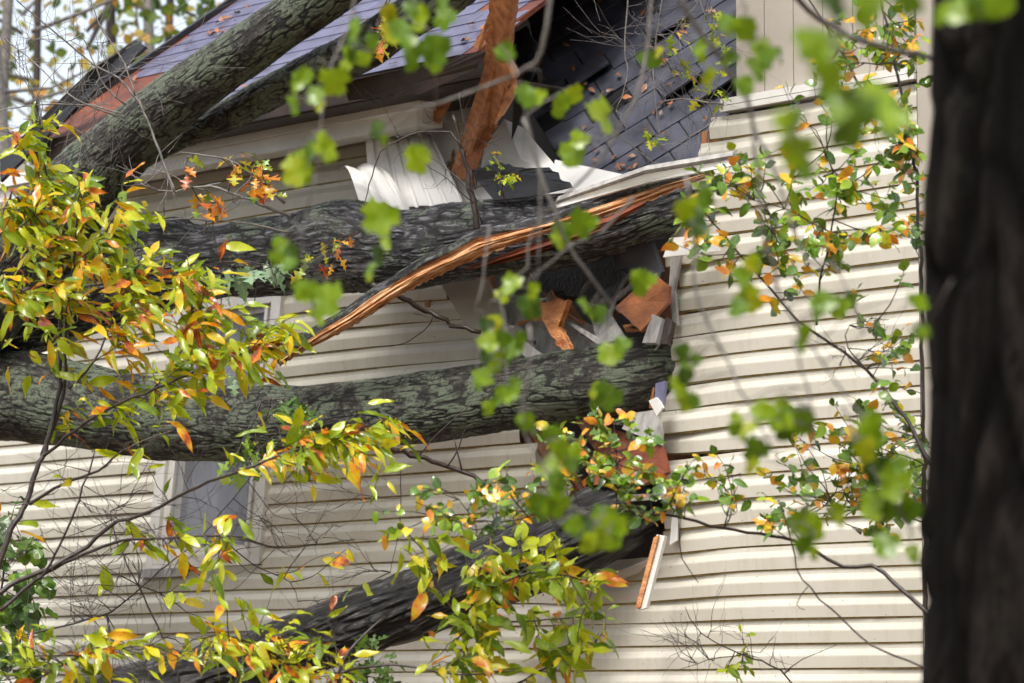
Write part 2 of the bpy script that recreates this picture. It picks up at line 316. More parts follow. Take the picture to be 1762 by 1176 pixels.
class Leaves:
    def __init__(s): s.L = {}
    def add(s, kind, p, ax, nrm, size, curl=None, wd=1.):
        s.L.setdefault(kind, []).append((p, ax, nrm, size, random.uniform(-.1, .45) if curl is None else curl, wd))
    def build(s):
        V, Fc, UV = [], [], []; base = 0
        for kind, L in s.L.items():
            tv, tf = TP[kind]; m = len(tv)
            p = np.array([l[0] for l in L]); ax = np.array([l[1] for l in L]); nr = np.array([l[2] for l in L])
            sz = np.array([l[3] for l in L]); cu = np.array([l[4] for l in L]); wd = np.array([l[5] for l in L])
            ax /= np.linalg.norm(ax, axis=1)[:, None]; sd = np.cross(nr, ax); sd /= np.linalg.norm(sd, axis=1)[:, None]+1e-9; nr = np.cross(ax, sd)
            x = tv[None, :, 0]; y = tv[None, :, 1]*wd[:, None]; z = tv[None, :, 2]-cu[:, None]*x*x
            tw = RNG.uniform(-.6, .6, len(L))[:, None]*x; y2 = y*np.cos(tw)-(tv[None, :, 2])*np.sin(tw); z = z+y*np.sin(tw)
            z = z+.035*np.sin(x*9+RNG.uniform(0, 6, len(L))[:, None])*np.sign(y)
            wv = p[:, None, :]+sz[:, None, None]*(x[..., None]*ax[:, None, :]+y2[..., None]*sd[:, None, :]+z[..., None]*nr[:, None, :])
            V.append(wv.reshape(-1, 3)); UV.append(np.tile(tv[:, :2], (len(L), 1)))
            for i in range(len(L)): Fc += [tuple(k+base+i*m for k in f) for f in tf]
            base += len(L)*m
        mb = MB(); mb.v = np.concatenate(V).tolist(); mb.f = Fc; mb.m = [0]*len(Fc); mb.uv = np.concatenate(UV); mb.sm = True; return mb
def rn(s=1.): return RNG.normal(0, s, 3)
# ------------------------------------------------------------------ the ground
g = MB(); n = 40
gx = np.linspace(-160, 160, n); gy = np.linspace(-60, 260, n)
gv = [(x, y, .0 if abs(x) < 14 and y < 34 else .9*vn(np.array([[x*.05, y*.05, 3.]]))[0]) for y in gy for x in gx]
g.add(gv, [(j*n+i, j*n+i+1, (j+1)*n+i+1, (j+1)*n+i) for j in range(n-1) for i in range(n-1)])
obj('ground', g, M['ground'], label='forest floor covered in fallen leaves', kind='structure')
# ------------------------------------------------------------------ the house
PT = .114
U_L = wuv(-25, 900)[0]; U_R = wuv(1606, 900)[0]; V_REF = wuv(1584, 1063)[1]; OV = .55; V_EAVE = WP(710, 112, OV)[2]
house = empty('house', X(0, 0, -2)*np.array([1, 1, 0]), 'cream vinyl sided house crushed open by the fallen trees', 'house')
RA = math.radians(35); RN = ZZ*math.cos(RA)+N*math.sin(RA); R0 = X(0, V_EAVE, OV)
RS = ZZ*math.sin(RA)-N*math.cos(RA)          # up the slope
def RP(px, py, up=0.): return hit(px, py, R0+RN*up, RN)
def ruv(p): return (p-R0)@U, (p-R0)@RS
HOLE = [(645, 200), (640, 372), (762, 492), (800, 545), (850, 612), (905, 755), (985, 850), (1000, 950), (1125, 962), (1150, 925), (1163, 860), (1138, 795), (1135, 740), (1150, 690), (1165, 560), (1180, 450), (1150, 432), (1195, 300), (1236, 205), (1270, 150), (1270, -300), (645, -300)]
WINQ = [(262, 975), (453, 966), (492, 503), (310, 530)]
def wallin(u, v):
    x, y = pix(X(u, v)); return not inpoly(x, y, HOLE) and not inpoly(x, y, WINQ)
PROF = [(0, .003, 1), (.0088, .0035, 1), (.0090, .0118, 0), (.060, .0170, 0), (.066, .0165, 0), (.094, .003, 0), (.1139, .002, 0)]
def course(mb, k, u0, u1, lift=0.):
    nn = max(2, int((u1-u0)/.05)); us = np.linspace(u0, u1, nn+1); v0 = V_REF+PT*k
    q = np.stack([us*1.1, np.full(nn+1, k*.37), np.zeros(nn+1)], 1); wv = vn(q)*.0028+vn(q*5)*.0008; wo = vn(q*1.7+9)*.005
    vs = []; kr = random.Random(k*7+3); ka, kb = kr.uniform(-.022, .014), kr.uniform(0, .045)
    for i, u in enumerate(us):
        x, y = pix(X(u, v0)); dm = 0; do = 0
        dmg = math.exp(-((x-1175)/70)**2)*math.exp(-((y-860)/130)**2); dm -= dmg*.02; do += dmg*.04
        dmg2 = math.exp(-((x-800)/110)**2)*math.exp(-((y-520)/110)**2); dm -= dmg2*.02; do -= dmg2*.06
        dmg3 = math.exp(-((x-1040)/120)**2)*math.exp(-((y-1000)/60)**2); dm -= dmg3*.03
        br = math.exp(-((x-1140)/95)**2)*(1 if x > 1100 and 180 < y < 900 else 0); dm += br*ka; do += br*kb
        for (a, b, c) in PROF: vs.append(X(u, v0+a+wv[i]+dm, b+wo[i]+do+lift))
    m = len(PROF); 
    for i in range(nn):
        for j in range(m-1): 
            pass
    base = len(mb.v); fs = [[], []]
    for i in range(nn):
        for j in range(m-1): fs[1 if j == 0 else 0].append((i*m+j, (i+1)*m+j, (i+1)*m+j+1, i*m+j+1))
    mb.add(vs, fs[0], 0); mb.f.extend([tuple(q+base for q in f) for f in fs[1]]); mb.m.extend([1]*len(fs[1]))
V_TOPL = V_EAVE-.06; V_PAN = wuv(1265, 192)[1]
U_SPLIT = wuv(1150, 960)[0]
sl_, sr_ = MB(), MB()
k0 = -int(V_REF/PT)
for k in range(k0, 60):
    v = V_REF+PT*k; vm = v+PT*.5
    us = np.arange(U_L, U_R+.001, .012); ok = []
    for u in us:
        lim = V_TOPL if u < U_SPLIT else V_PAN
        ok.append(vm < lim-.03 and wallin(u, vm))
    runs = []; st = None
    for i, o_ in enumerate(ok):
        if o_ and st is None: st = i
        if st is not None and (not o_ or i == len(ok)-1): runs.append((us[st], us[i-1] if not o_ else us[i])); st = None
    for (a, b) in runs:
        if b-a < .04: continue
        ja = random.uniform(-.015, .015) if abs(a-U_L) > .1 else 0; a += ja
        if a < U_SPLIT < b: segs = [(sl_, a, U_SPLIT+.12, 0), (sr_, U_SPLIT+.12, b, .004)]
        elif a >= U_SPLIT: segs = [(sr_, a, b, .004)]
        else: segs = [(sl_, a, b, 0)]
        for mb, c, d, lf in segs:
            # vinyl lengths overlap at staggered joints
            jn = c+((k//2*1.37) % 3.6)+1.2
            if jn < d-.3: course(mb, k, c, jn+.01, lf); course(mb, k, jn, d, lf+.003)
            else: course(mb, k, c, d, lf)
obj('siding', sl_, [M['side'], M['dirt_shade']], house, smooth=False)
obj('siding', sr_, [M['side'], M['dirt_shade']], house, smooth=False)
# flat tan panels above the siding on the right
pn = MB(); up0 = wuv(1268, 190)[0]; U_P1 = wuv(1575, 100)[0]; vt = V_PAN+2.2
usp = np.linspace(up0, U_P1, 7)
for i in range(6): pn.box(X((usp[i]+usp[i+1])/2, (V_PAN+vt)/2+.03, -.008), U*((usp[i+1]-usp[i])/2-.003), ZZ*((vt-V_PAN)/2), N*.012)
obj('wall_panel', pn, M['tan'], house)
b = MB(); b.box(X((up0+U_P1)/2, (V_PAN+vt)/2, -.05), U*(U_P1-up0)/2, ZZ*(vt-V_PAN)/2, N*.02); obj('sheathing', b, M['brown'], house)
tr = MB()
for dv, h, o_ in ((0, .013, .034), (.034, .016, .028)):
    tr.box(X((up0+U_P1)/2-.02, V_PAN+.012+dv, .012), U*((U_P1-up0)/2+.05), ZZ*h, N*o_)
obj('drip_trim', tr, M['trim'], house)
# corner post
cp = MB(); cp.box(X(U_R+.02, 2.9, .015), U*.045, ZZ*2.9, N*.03); obj('corner_post', cp, M['tan'], house)
cp = MB(); cp.box(X(U_R-.028, 2.2, .02), U*.012, ZZ*2.2, N*.012); obj('corner_channel', cp, M['brown'], house)
# hidden body of the house: side and back walls, inner lining
bw = MB(); D = 6.5
for (a, b_) in (((U_L, 0), (U_L, -D)), ((U_L, -D), (U_R, -D)), ((U_R, -D), (U_R, 0))):
    pa, pb = X(a[0], 0, a[1]), X(b_[0], 0, b_[1]); bw.quad(pa, pb, pb+ZZ*(V_EAVE+.1), pa+ZZ*(V_EAVE+.1))
obj('wall', bw, M['side'], house)
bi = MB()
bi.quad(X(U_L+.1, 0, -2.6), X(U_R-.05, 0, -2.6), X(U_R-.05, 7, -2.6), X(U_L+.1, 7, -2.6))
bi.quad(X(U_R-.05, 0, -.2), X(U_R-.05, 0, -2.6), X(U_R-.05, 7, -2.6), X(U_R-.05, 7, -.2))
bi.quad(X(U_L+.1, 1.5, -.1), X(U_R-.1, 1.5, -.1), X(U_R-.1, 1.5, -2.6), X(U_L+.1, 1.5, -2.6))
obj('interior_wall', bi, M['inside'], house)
uh0, uh1 = wuv(640, 400)[0], wuv(1160, 500)[0]
st = MB()
for uu in np.arange(uh0-.4, uh1+.9, .406):                 # wall studs behind the broken siding
    if wuv(880, 500)[0] < uu < wuv(1170, 500)[0]: continue
    st = MB(); st.box(X(uu, 3.0, -.075), U*.019, ZZ*1.3, N*.045); obj('stud', st, M['plank'], house)
# roof: sheathing slab, shingles in courses with tabs, fascia, soffit
u_rake = ruv(RP(-2, 287))[0]; u_end = ruv(RP(858, 60))[0]
UPS = 3.9
rf = MB(); uc = (u_rake+u_end)/2
rf.box(R0+U*uc+RS*UPS/2-RN*.012, U*(u_end-u_rake)/2, RS*UPS/2, RN*.012)
obj('roof_sheathing', rf, M['rust'], house)
sh = MB(); EX = .145
nc = int(UPS/EX)
for c in range(nc):
    s0 = c*EX; off = (c*.37 % 1)*.305
    for i in range(int((u_end-u_rake)/.305)+2):
        a = u_rake+.05+i*.305-off; b_ = min(a+.303, u_end+random.uniform(-.02, .05)); a = max(a, u_rake+.03)
        if b_-a < .04: continue
        pc = R0+U*((a+b_)/2)+RS*(s0+.03); x, y = pix(pc)
        if x < 330 and y > 137-.02*(x-185): continue
        if x > 800 and random.random() < .15: continue
        l = .006+random.uniform(0, .002); t0 = -.004 if c == 0 else 0
        v4 = [R0+U*a+RS*(s0+t0*2)+RN*l, R0+U*b_+RS*(s0+t0*2)+RN*l, R0+U*b_+RS*(s0+EX+.02)+RN*.0025, R0+U*a+RS*(s0+EX+.02)+RN*.0025]
        lo = [q-RN*.006 for q in v4[:2]]
        sh.add(v4+lo, [(0, 1, 2, 3), (4, 5, 1, 0), (4, 0, 3), (1, 5, 2)])
obj('shingles', sh, M['shingle'], house)
# ridge and back slope
bs = MB(); rt = R0+RS*UPS
RB = -ZZ*math.sin(RA)-N*math.cos(RA)
bs.quad(rt+U*u_rake, rt+U*u_end, rt+U*u_end+RB*UPS, rt+U*u_rake+RB*UPS); obj('roof_back', bs, M['shingle'], house)
fa = MB(); uf1 = ruv(RP(835, 85))[0]
fa.box(R0+U*(u_rake+uf1)/2-ZZ*.065-N*.008, U*(uf1-u_rake)/2, ZZ*.062, N*.012); obj('fascia', fa, M['brown'], house)
ss = MB(); ss.box(X((u_rake+uf1)/2, V_EAVE-.125, OV/2-.01), U*(uf1-u_rake)/2, N*(OV/2-.015), ZZ*.006); obj('soffit', ss, M['brown'], house)
# rake board, lifted black drip edge
rk = MB(); rk.box(R0+U*(u_rake-.02)+RS*1.35-RN*.05, U*.018, RS*1.38, RN*.085); obj('rake_board', rk, M['tar'], house)
q = [(0, 262), (150, 128), (232, 66), (250, 78), (210, 118), (140, 172), (20, 292)]
# frieze band below the eave, cream, two steps
fz = MB(); uz1 = wuv(742, 200, .26)[0]; vz = wuv(640, 207, .28)[1]
fz.box(X((U_L+uz1)/2, vz+.035, .28), U*(uz1-U_L)/2, ZZ*.032, N*.06)
fz.box(X((U_L+uz1)/2-.01, vz-.035, .235), U*((uz1-U_L)/2-.01), ZZ*.042, N*.07)
obj('frieze_board', fz, M['white'], house)
# window, leaning with the racked wall
wq = [np.array(wuv(*p)) for p in WINQ]
def wb(s, t, off=0.):                    # s across, t up, both 0..1
    a = wq[0]*(1-s)+wq[1]*s; c = wq[3]*(1-s)+wq[2]*s; r = a*(1-t)+c*t; return X(r[0], r[1], off)
def bar(mb, s0, s1, t0, t1, o0, o1, m=0):
    vs = [wb(s, t, o) for o in (o0, o1) for s, t in ((s0, t0), (s1, t0), (s1, t1), (s0, t1))]
    mb.add(vs, [(3, 2, 1, 0), (4, 5, 6, 7), (0, 1, 5, 4), (1, 2, 6, 5), (2, 3, 7, 6), (3, 0, 4, 7)], m)
win = MB(); bar(win, -.01, .075, -.01, 1.01, -.05, .04); bar(win, .925, 1.01, -.01, 1.01, -.05, .04); bar(win, .075, .925, .965, 1.0, -.05, .038); bar(win, .075, .925, -.012, .035, -.05, .044)
wo = obj('window', win, M['trim'], house)
s2 = MB(); bar(s2, .885, .91, .05, .95, -.02, .05); obj('trim_channel', s2, M['trim'], wo)
for t0, t1, o_ in ((.035, .5, 0), (.5, .965, -.02)):
    sa = MB(); bar(sa, .075, .13, t0, t1, o_-.02, o_+.014); bar(sa, .87, .925, t0, t1, o_-.02, o_+.014); bar(sa, .13, .87, t0, t0+.028, o_-.02, o_+.013); bar(sa, .13, .87, t1-.028, t1, o_-.02, o_+.013)
    obj('sash', sa, M['trim'], wo)
gl = MB(); bar(gl, .13, .87, .06, .475, -.006, -.002); bar(gl, .13, .87, .525, .94, -.026, -.022); obj('pane', gl, M['glass'], wo)
cu = MB(); nn = 60; vs = []
for i in range(nn+1):
    s = .08+.84*i/nn; dd = -.10+.012*math.sin(s*38)+.006*math.sin(s*90+2)
    vs += [wb(s, .075, dd), wb(s, .95, dd)]
cu.add(vs, [(2*i, 2*i+2, 2*i+3, 2*i+1) for i in range(nn)]); cu.sm = True; obj('curtain', cu, M['curtain'], wo)
si = MB(); bar(si, -.06, .35, -.045, -.012, -.01, .05); obj('sill', si, M['grey'], wo)
# collapsed dark roof section
CP = [(902, -60), (1282, -60), (1272, 120), (1242, 205), (1205, 288), (1080, 306), (1000, 288), (955, 262), (922, 205), (898, 150), (915, 70)]
c0, c1, c2 = T(955, 262, -.15), T(1205, 288, -.15), T(1090, -60, -1.5)
cn = np.cross(c1-c0, c2-c0); cn /= np.linalg.norm(cn); cn = cn if cn[1] < 0 else -cn
e1 = (c1-c0)/np.linalg.norm(c1-c0); e2 = np.cross(cn, e1); e2 = e2 if e2[2] > 0 else -e2
pr = MB(); pts = [hit(x, y, c0, cn) for x, y in CP]; m = len(pts)
pr.add(pts+[p-cn*.03 for p in pts], [tuple(range(m))[::-1], tuple(range(m, 2*m))]+[(i, (i+1) % m, m+(i+1) % m, m+i) for i in range(m)])
obj('collapsed_roof_deck', pr, M['tar'], house)
ds = MB(); ga = (e1*math.cos(1.0)+e2*math.sin(1.0)); gb = (-e1*math.sin(1.0)+e2*math.cos(1.0))
for i in range(-24, 40):
    for j in range(-30, 44):
        a = i*.24+(j % 2)*.12; b_ = j*.20; pc = c0+ga*(a+.12)+gb*(b_+.1); x, y = pix(pc)
        if not inpoly(x, y, CP) or random.random() < .035: continue
        l = .009+random.uniform(0, .003); tl = random.uniform(-.004, .004)
        if random.random() < .07: l += .04; tl += random.uniform(-.04, .05)
        v4 = [c0+ga*(a+.003)+gb*b_+cn*(l), c0+ga*(a+.235)+gb*b_+cn*(l+tl), c0+ga*(a+.235)+gb*(b_+.225)+cn*.003, c0+ga*(a+.005)+gb*(b_+.225)+cn*.003]
        lo = [q-cn*.012 for q in v4[:2]]
        ds.add(v4+lo, [(0, 1, 2, 3), (4, 5, 1, 0), (4, 0, 3), (1, 5, 2)])
obj('collapsed_shingles', ds, M['shingle_dark'], house)
# ------------------------------------------------------------------ wreckage, each piece a thing of its own
def slab(name, poly, th, m, label, cat, group=None, rough=0., sub=0, parent=None):
    """a board outlined by (px, py, metres in front of the wall) corners, with real thickness; broken edges are jagged"""
    pts = []
    nP = len(poly)
    for i in range(nP):
        a, b_ = poly[i], poly[(i+1) % nP]; pa, pb = T(*a[:3]), T(*b_[:3]); jag = a[3] if len(a) > 3 else 0
        pts.append(pa)
        if jag:
            kk = max(2, int(np.linalg.norm(pb-pa)/.03)); d = (pb-pa); perp = np.cross(d, FWD); perp /= np.linalg.norm(perp)
            for j in range(1, kk): pts.append(pa+d*(j/kk)+perp*random.uniform(-jag, jag)+FWD*random.uniform(-jag, jag)*.3)
    pts = np.array(pts); c = pts.mean(0); n_ = np.zeros(3)
    for i in range(len(pts)): n_ += np.cross(pts[i]-c, pts[(i+1) % len(pts)]-c)
    n_ /= np.linalg.norm(n_)+1e-9; n_ = n_ if n_[1] < 0 else -n_
    k = len(pts); mb = MB(); fs = [(i, (i+1) % k, k) for i in range(k)]
    mb.add(list(pts)+[c]+list(pts-n_*th)+[c-n_*th], fs+[(k+1+(i+1) % k, k+1+i, 2*k+1) for i in range(k)]+[(i, k+1+i, k+1+(i+1) % k, (i+1) % k) for i in range(k)])
    return obj(name, mb, m, parent, label, cat, group)
def ribbed(name, quad, nr, amp, m, label, cat, curl=0., lip=0):
    """a sheet of ribbed vinyl between four corners (tl, tr, br, bl), ribs running from top to bottom"""
    q = [T(*p) for p in quad]; mb = MB(); ns, ntt = nr*8, 14; vs = []
    nn_ = np.cross(q[1]-q[0], q[3]-q[0]); nn_ /= np.linalg.norm(nn_); nn_ = nn_ if nn_[1] < 0 else -nn_
    for i in range(ns+1):
        s = i/ns; ph = (s*nr) % 1; hgt = amp*(1 if ph < .62 else .25+.75*abs((ph-.81)/.19))
        for j in range(ntt+1):
            t = j/ntt; p = (q[0]*(1-s)+q[1]*s)*(1-t)+(q[3]*(1-s)+q[2]*s)*t
            vs.append(p+nn_*(hgt+curl*math.sin(t*3.1)+.01*math.sin(s*9+t*4)+lip*s*s))
    mb.add(vs, [(i*(ntt+1)+j, (i+1)*(ntt+1)+j, (i+1)*(ntt+1)+j+1, i*(ntt+1)+j+1) for i in range(ns) for j in range(ntt)])
    b0 = len(vs); mb.add([v_-nn_*.003 for v_ in vs], [(i*(ntt+1)+j, i*(ntt+1)+j+1, (i+1)*(ntt+1)+j+1, (i+1)*(ntt+1)+j) for i in range(ns) for j in range(ntt)])
    return obj(name, mb, m, None, label, cat)
G1 = 'broken pieces of the house in the hole'
ribbed('vinyl_panel', [(632, 240, .25), (745, 236, .05), (800, 352, .5), (652, 372, .62)], 6, .024, M['white'], 'twisted white ribbed vinyl panel fanned out above the middle trunk', 'vinyl panel', .03)
ribbed('vinyl_panel', [(583, 302, .55), (632, 288, .3), (705, 368, .65), (618, 352, .75)], 2, .02, M['white'], 'curled white vinyl piece at the left end of the ribbed panel', 'vinyl panel', .09)
ribbed('vinyl_panel', [(735, 268, -.1), (765, 262, -.15), (835, 352, .3), (792, 362, .35)], 1, .02, M['white'], 'narrow white vinyl strip right of the ribbed panel', 'vinyl panel', .02)
slab('soffit_panel', [(858, 105, .05), (845, 140, .05), (800, 235, .05), (770, 305, .12), (735, 262, -.1), (740, 205, -.15), (800, 150, -.1)], .012, M['white'], 'smooth white panel behind the leaning orange rafter', 'panel')
slab('soffit_panel', [(868, 205, -.05), (900, 220, -.1), (960, 290, .1), (1000, 330, .3), (815, 345, .3), (835, 250, 0)], .012, M['white'], 'white panel between the rafter foot and the dark shingles', 'panel')
slab('soffit_panel', [(955, 275, .05), (1085, 303, .2), (1075, 325, .3), (985, 345, .35), (950, 310, .2)], .012, M['white'], 'white wedge of panel under the lower edge of the dark shingles', 'panel')
rfo = slab('rafter', [(846, -40, 1.5), (890, -40, 1.5, .004), (870, 110, 1.0), (884, 135, .95, .01), (838, 240, .5), (800, 312, .35, .02), (776, 296, .35), (832, 120, 1.0, .006)], .05, M['plank'], 'split orange rafter leaning up through the torn roof', 'rafter')
slab('splinter', [(880, 120, .95), (886, 160, .9), (862, 200, .7, .006), (850, 215, .62), (866, 160, .85, .006)], .02, M['wood'], 'long splinter peeling off the right side of the rafter', 'splinter')
slab('splinter', [(843, 60, .3), (846, 72, .3, .006), (816, 80, .35), (818, 68, .35)], .02, M['wood'], 'short fresh splinter above the white panel near the roof edge', 'splinter')
slab('splinter', [(846, 20, 1.45, .005), (822, 85, 1.3), (814, 78, 1.3, .005)], .02, M['wood'], 'thin orange splinter on the torn roof edge beside the rafter', 'splinter')
slab('broken_board', [(805, 128, .3, .01), (783, 148, .3), (750, 212, .35, .01), (738, 205, .35), (740, 180, .35, .012), (765, 165, .3), (795, 130, .3)], .03, M['wood'], 'splintered orange board end at the tip of the cream frieze', 'board')
slab('osb_piece', [(826, 225, .6), (850, 212, .6, .02), (812, 318, .42), (782, 300, .42, .01)], .015, M['osb'], 'rough orange sheathing at the foot of the rafter', 'sheathing board')
slab('tar_paper', [(808, 292, .6, .008), (862, 280, .6, .008), (905, 290, .62), (945, 288, .6, .01), (985, 322, .6), (915, 338, .7), (850, 345, .75), (822, 312, .7)], .006, M['tar'], 'crumpled black roofing paper lying on the middle trunk', 'roofing paper')
slab('tar_paper', [(905, 45, .15, .01), (925, 75, .15), (920, 120, .15, .01), (900, 190, .1), (880, 240, .1), (885, 150, .15), (880, 60, .15)], .006, M['tar'], 'black flap of roofing paper beside the orange rafter', 'roofing paper')
slab('tar_paper', [(590, 142, 1.2), (780, 100, 1.2, .01), (835, 90, 1.2, .01), (820, 118, 1.15), (730, 160, 1.15, .01), (600, 175, 1.15)], .006, M['brown'], 'dark sheet painting in the shadow along the broken eave', 'roofing paper')  # dark sheet put in for the soffit shadow under the eave
slab('drip_edge', [(0, 272, 1.15), (150, 126, .9), (233, 68, .6), (250, 80, .6), (206, 122, .9), (138, 178, 1.0), (0, 312, 1.2)], .02, M['tar'], 'lifted black metal edge along the left roof slope', 'roof edging')
slab('trim_strip', [(955, 352, .85), (1110, 300, .72), (1262, 274, .5), (1266, 284, .5), (1112, 314, .72), (958, 358, .85)], .018, M['trim'], 'thin broken cream trim strip lying across the middle trunk', 'trim')
slab('trim_strip', [(958, 346, .86), (1110, 293, .74), (1260, 268, .52), (1262, 273, .5), (1111, 299, .72), (955, 351, .85)], .03, M['grey'], 'second cream trim edge lying just above the thin strip on the trunk', 'trim')
# siding starter strip jutting out over the hole
slab('siding_strip', [(1152, 410, .25), (1235, 402, .16), (1238, 432, .16), (1141, 443, .28)], .012, M['white'], 'snapped siding strip jutting left over the hole', 'siding strip')
slab('bent_trim', [(1155, 440, .12), (1172, 438, .12), (1160, 500, .12), (1166, 560, .1), (1158, 560, .1), (1150, 500, .12)], .015, M['grey'], 'bowed grey trim standing in the right edge of the hole', 'trim')
slab('osb_piece', [(1125, 470, 0.15, .003), (1152, 492, 0.20, .004), (1150, 520, 0.20), (1102, 570, 0.30, .004), (1058, 530, 0.30), (1085, 505, 0.20)], .018, M['osb'], 'square orange chipboard piece under the black roofing in the hole', 'sheathing board')
slab('roof_slab', [(1055, 440, 0.20), (1120, 417, 0.20), (1138, 468, 0.15), (1128, 500, 0.15), (1095, 470, 0.20), (1060, 465, 0.20)], .03, M['shingle_dark'], 'blue black shingle slab hanging above the chipboard piece', 'roof slab')
slab('roof_slab', [(905, 455, -0.20), (1060, 440, -0.10), (1075, 480, -0.10), (1050, 540, -0.10, .01), (985, 520, -0.20), (930, 500, -0.20)], .03, M['tar'], 'black sagging roof slab behind the splintered orange board', 'roof slab')
slab('broken_board', [(928, 520, 0.30, .01), (978, 515, 0.30), (962, 560, 0.30, .01), (985, 606, 0.40), (972, 612, 0.40, .01), (945, 572, 0.35), (932, 548, 0.30)], .03, M['wood'], 'bright splintered orange board standing on the lichened trunk', 'board')
slab('broken_board', [(960, 545, 0.20), (972, 548, 0.20), (1070, 604, 0.35), (1055, 612, 0.35)], .03, M['grey'], 'grey board slanting down to the lichened trunk', 'board')
slab('broken_board', [(1010, 520, 0.05), (1045, 530, 0.05), (1085, 595, 0.25), (1030, 600, 0.25)], .025, M['grey'], 'pale wide board behind the chipboard piece', 'board')
slab('broken_board', [(1122, 540, 0.25), (1140, 548, 0.25), (1128, 590, 0.30), (1105, 590, 0.30)], .03, M['grey'], 'short grey board under the chipboard corner', 'board')
slab('broken_board', [(1146, 545, 0.22), (1157, 552, 0.22, .006), (1148, 592, 0.30), (1135, 592, 0.30)], .03, M['brown'], 'short brown board beside the siding edge', 'board')
slab('broken_board', [(850, 540, 0.25), (870, 560, 0.25), (935, 612, 0.35, .006), (915, 622, 0.35), (870, 590, 0.30)], .02, M['grey'], 'thin grey board at the left of the hole above the lichened trunk', 'board')
slab('sheathing_flap', [(758, 488, 0.24), (840, 480, 0.20), (868, 560, 0.18, .015), (880, 640, 0.25), (845, 640, 0.30, .01), (800, 560, 0.25)], .012, M['tan'], 'brown wall flap bent inward beside the broken siding', 'wall flap')
slab('inner_panel', [(860, 500, 0.00), (930, 520, -0.05), (1020, 560, 0.00), (1040, 640, 0.10), (860, 650, 0.10)], .012, M['grey'], 'dusty pale panel deep in the hole', 'panel')
slab('red_board', [(1045, 735, 0.20), (1140, 768, 0.30), (1150, 812, 0.35), (1110, 832, 0.40), (1015, 835, 0.40), (1010, 800, 0.30)], .02, M['rust'], 'wide red brown board under the lichened trunk', 'board')
slab('broken_board', [(1085, 712, 0.25), (1130, 705, 0.25), (1138, 745, 0.30), (1136, 765, 0.32), (1070, 738, 0.30)], .02, M['grey'], 'flat grey board under the end of the lichened trunk', 'board')
slab('broken_board', [(1116, 690, 0.40), (1128, 684, 0.40, .004), (1140, 702, 0.40), (1130, 716, 0.40)], .015, M['trim'], 'small pale block of trim beside the lichened trunk end', 'board')
slab('roof_slab', [(1128, 660, 0.25), (1144, 655, 0.25), (1140, 700, 0.30), (1126, 690, 0.30)], .02, M['shingle'], 'small blue shingle scrap at the lichened trunk end', 'shingle')
for i in range(44):
    x, y = random.choice([(rnd(890, 1150), rnd(520, 610)), (rnd(960, 1150), rnd(690, 850)), (rnd(880, 1150), rnd(545, 610)), (rnd(1040, 1150), rnd(440, 600)), (rnd(1080, 1150), rnd(690, 780)), (rnd(740, 850), rnd(180, 330)), (rnd(880, 960), rnd(500, 600))])
    a = rnd(-.2, 1.2)*math.pi; L = rnd(14, 62); wv_ = rnd(1.2, 4.5); dx, dy = math.cos(a)*L, -math.sin(a)*L; px_, py_ = -math.sin(a)*wv_, -math.cos(a)*wv_
    fw_ = rnd(.0, .22)
    if x+dx > 1130: dx = 1130-x-rnd(0, 10)
    slab('splinter', [(x, y, fw_, .004), (x+dx, y+dy, fw_+rnd(-.1, .1)), (x+dx*.8+px_, y+dy*.8+py_, fw_, .003), (x+px_*2, y+py_*2, fw_)], .008, M[random.choice(['wood', 'grey', 'grey', 'trim', 'osb', 'plank', 'brown'])], 'small loose splinter or scrap among the wreckage of the torn wall', 'splinter', 'small splinters in the torn wall')
slab('window_ledge', [(1063, 852, .35), (1160, 848, .2), (1161, 858, .2), (1064, 863, .35)], .03, M['trim'], 'narrow cream ledge piece above the lowest trunk', 'ledge')
slab('corner_trim', [(1160, 842, .12), (1172, 840, .1), (1165, 930, .1), (1152, 938, .12)], .02, M['white'], 'short upright white trim at the ragged siding edge', 'trim')
stick = slab('split_stick', [(1130, 920, .35), (1144, 922, .34), (1112, 1046, .42), (1098, 1050, .43)], .02, M['trim'], 'painted stick with an orange split face hanging below the ledge', 'stick')
slab('split_face', [(1125, 925, .38, .003), (1133, 921, .37), (1101, 1046, .44, .003), (1093, 1047, .45)], .012, M['wood'], None, None, parent=stick)
slab('siding_flap', [(1020, 1000, .2), (1110, 965, .1), (1130, 955, .12), (1100, 985, .1), (1050, 1006, .12)], .006, M['tan'], 'siding flap buckled behind the lowest trunk', 'siding flap')
ls = slab('wood_scrap', [(1190, 430, .0, .02), (1208, 440, 0, .02), (1200, 462, 0, .02), (1184, 455, 0, .02)], .03, M['osb'], 'orange scrap of wood under the snapped siding strip', 'scrap')  # orange wood scrap below the siding strip
for pl in ([(645, 360, -.16, .02), (775, 490, -.16, .02), (822, 545, -.16, .025), (868, 612, -.16, .03), (925, 755, -.16, .03), (1012, 850, -.16, .03), (1030, 955, -.05), (960, 960, -.16), (900, 850, -.16), (850, 740, -.16), (800, 612, -.16), (740, 520, -.16), (600, 372, -.16)],
           [(1118, 430, -.16, .02), (1140, 560, -.16, .03), (1122, 690, -.16, .03), (1118, 790, -.16, .03), (1140, 930, -.05), (1190, 930, -.05), (1195, 560, -.05), (1200, 430, -.05)]):
    o = slab('wall_sheathing', pl, .012, M['osb'], None, None, parent=house)
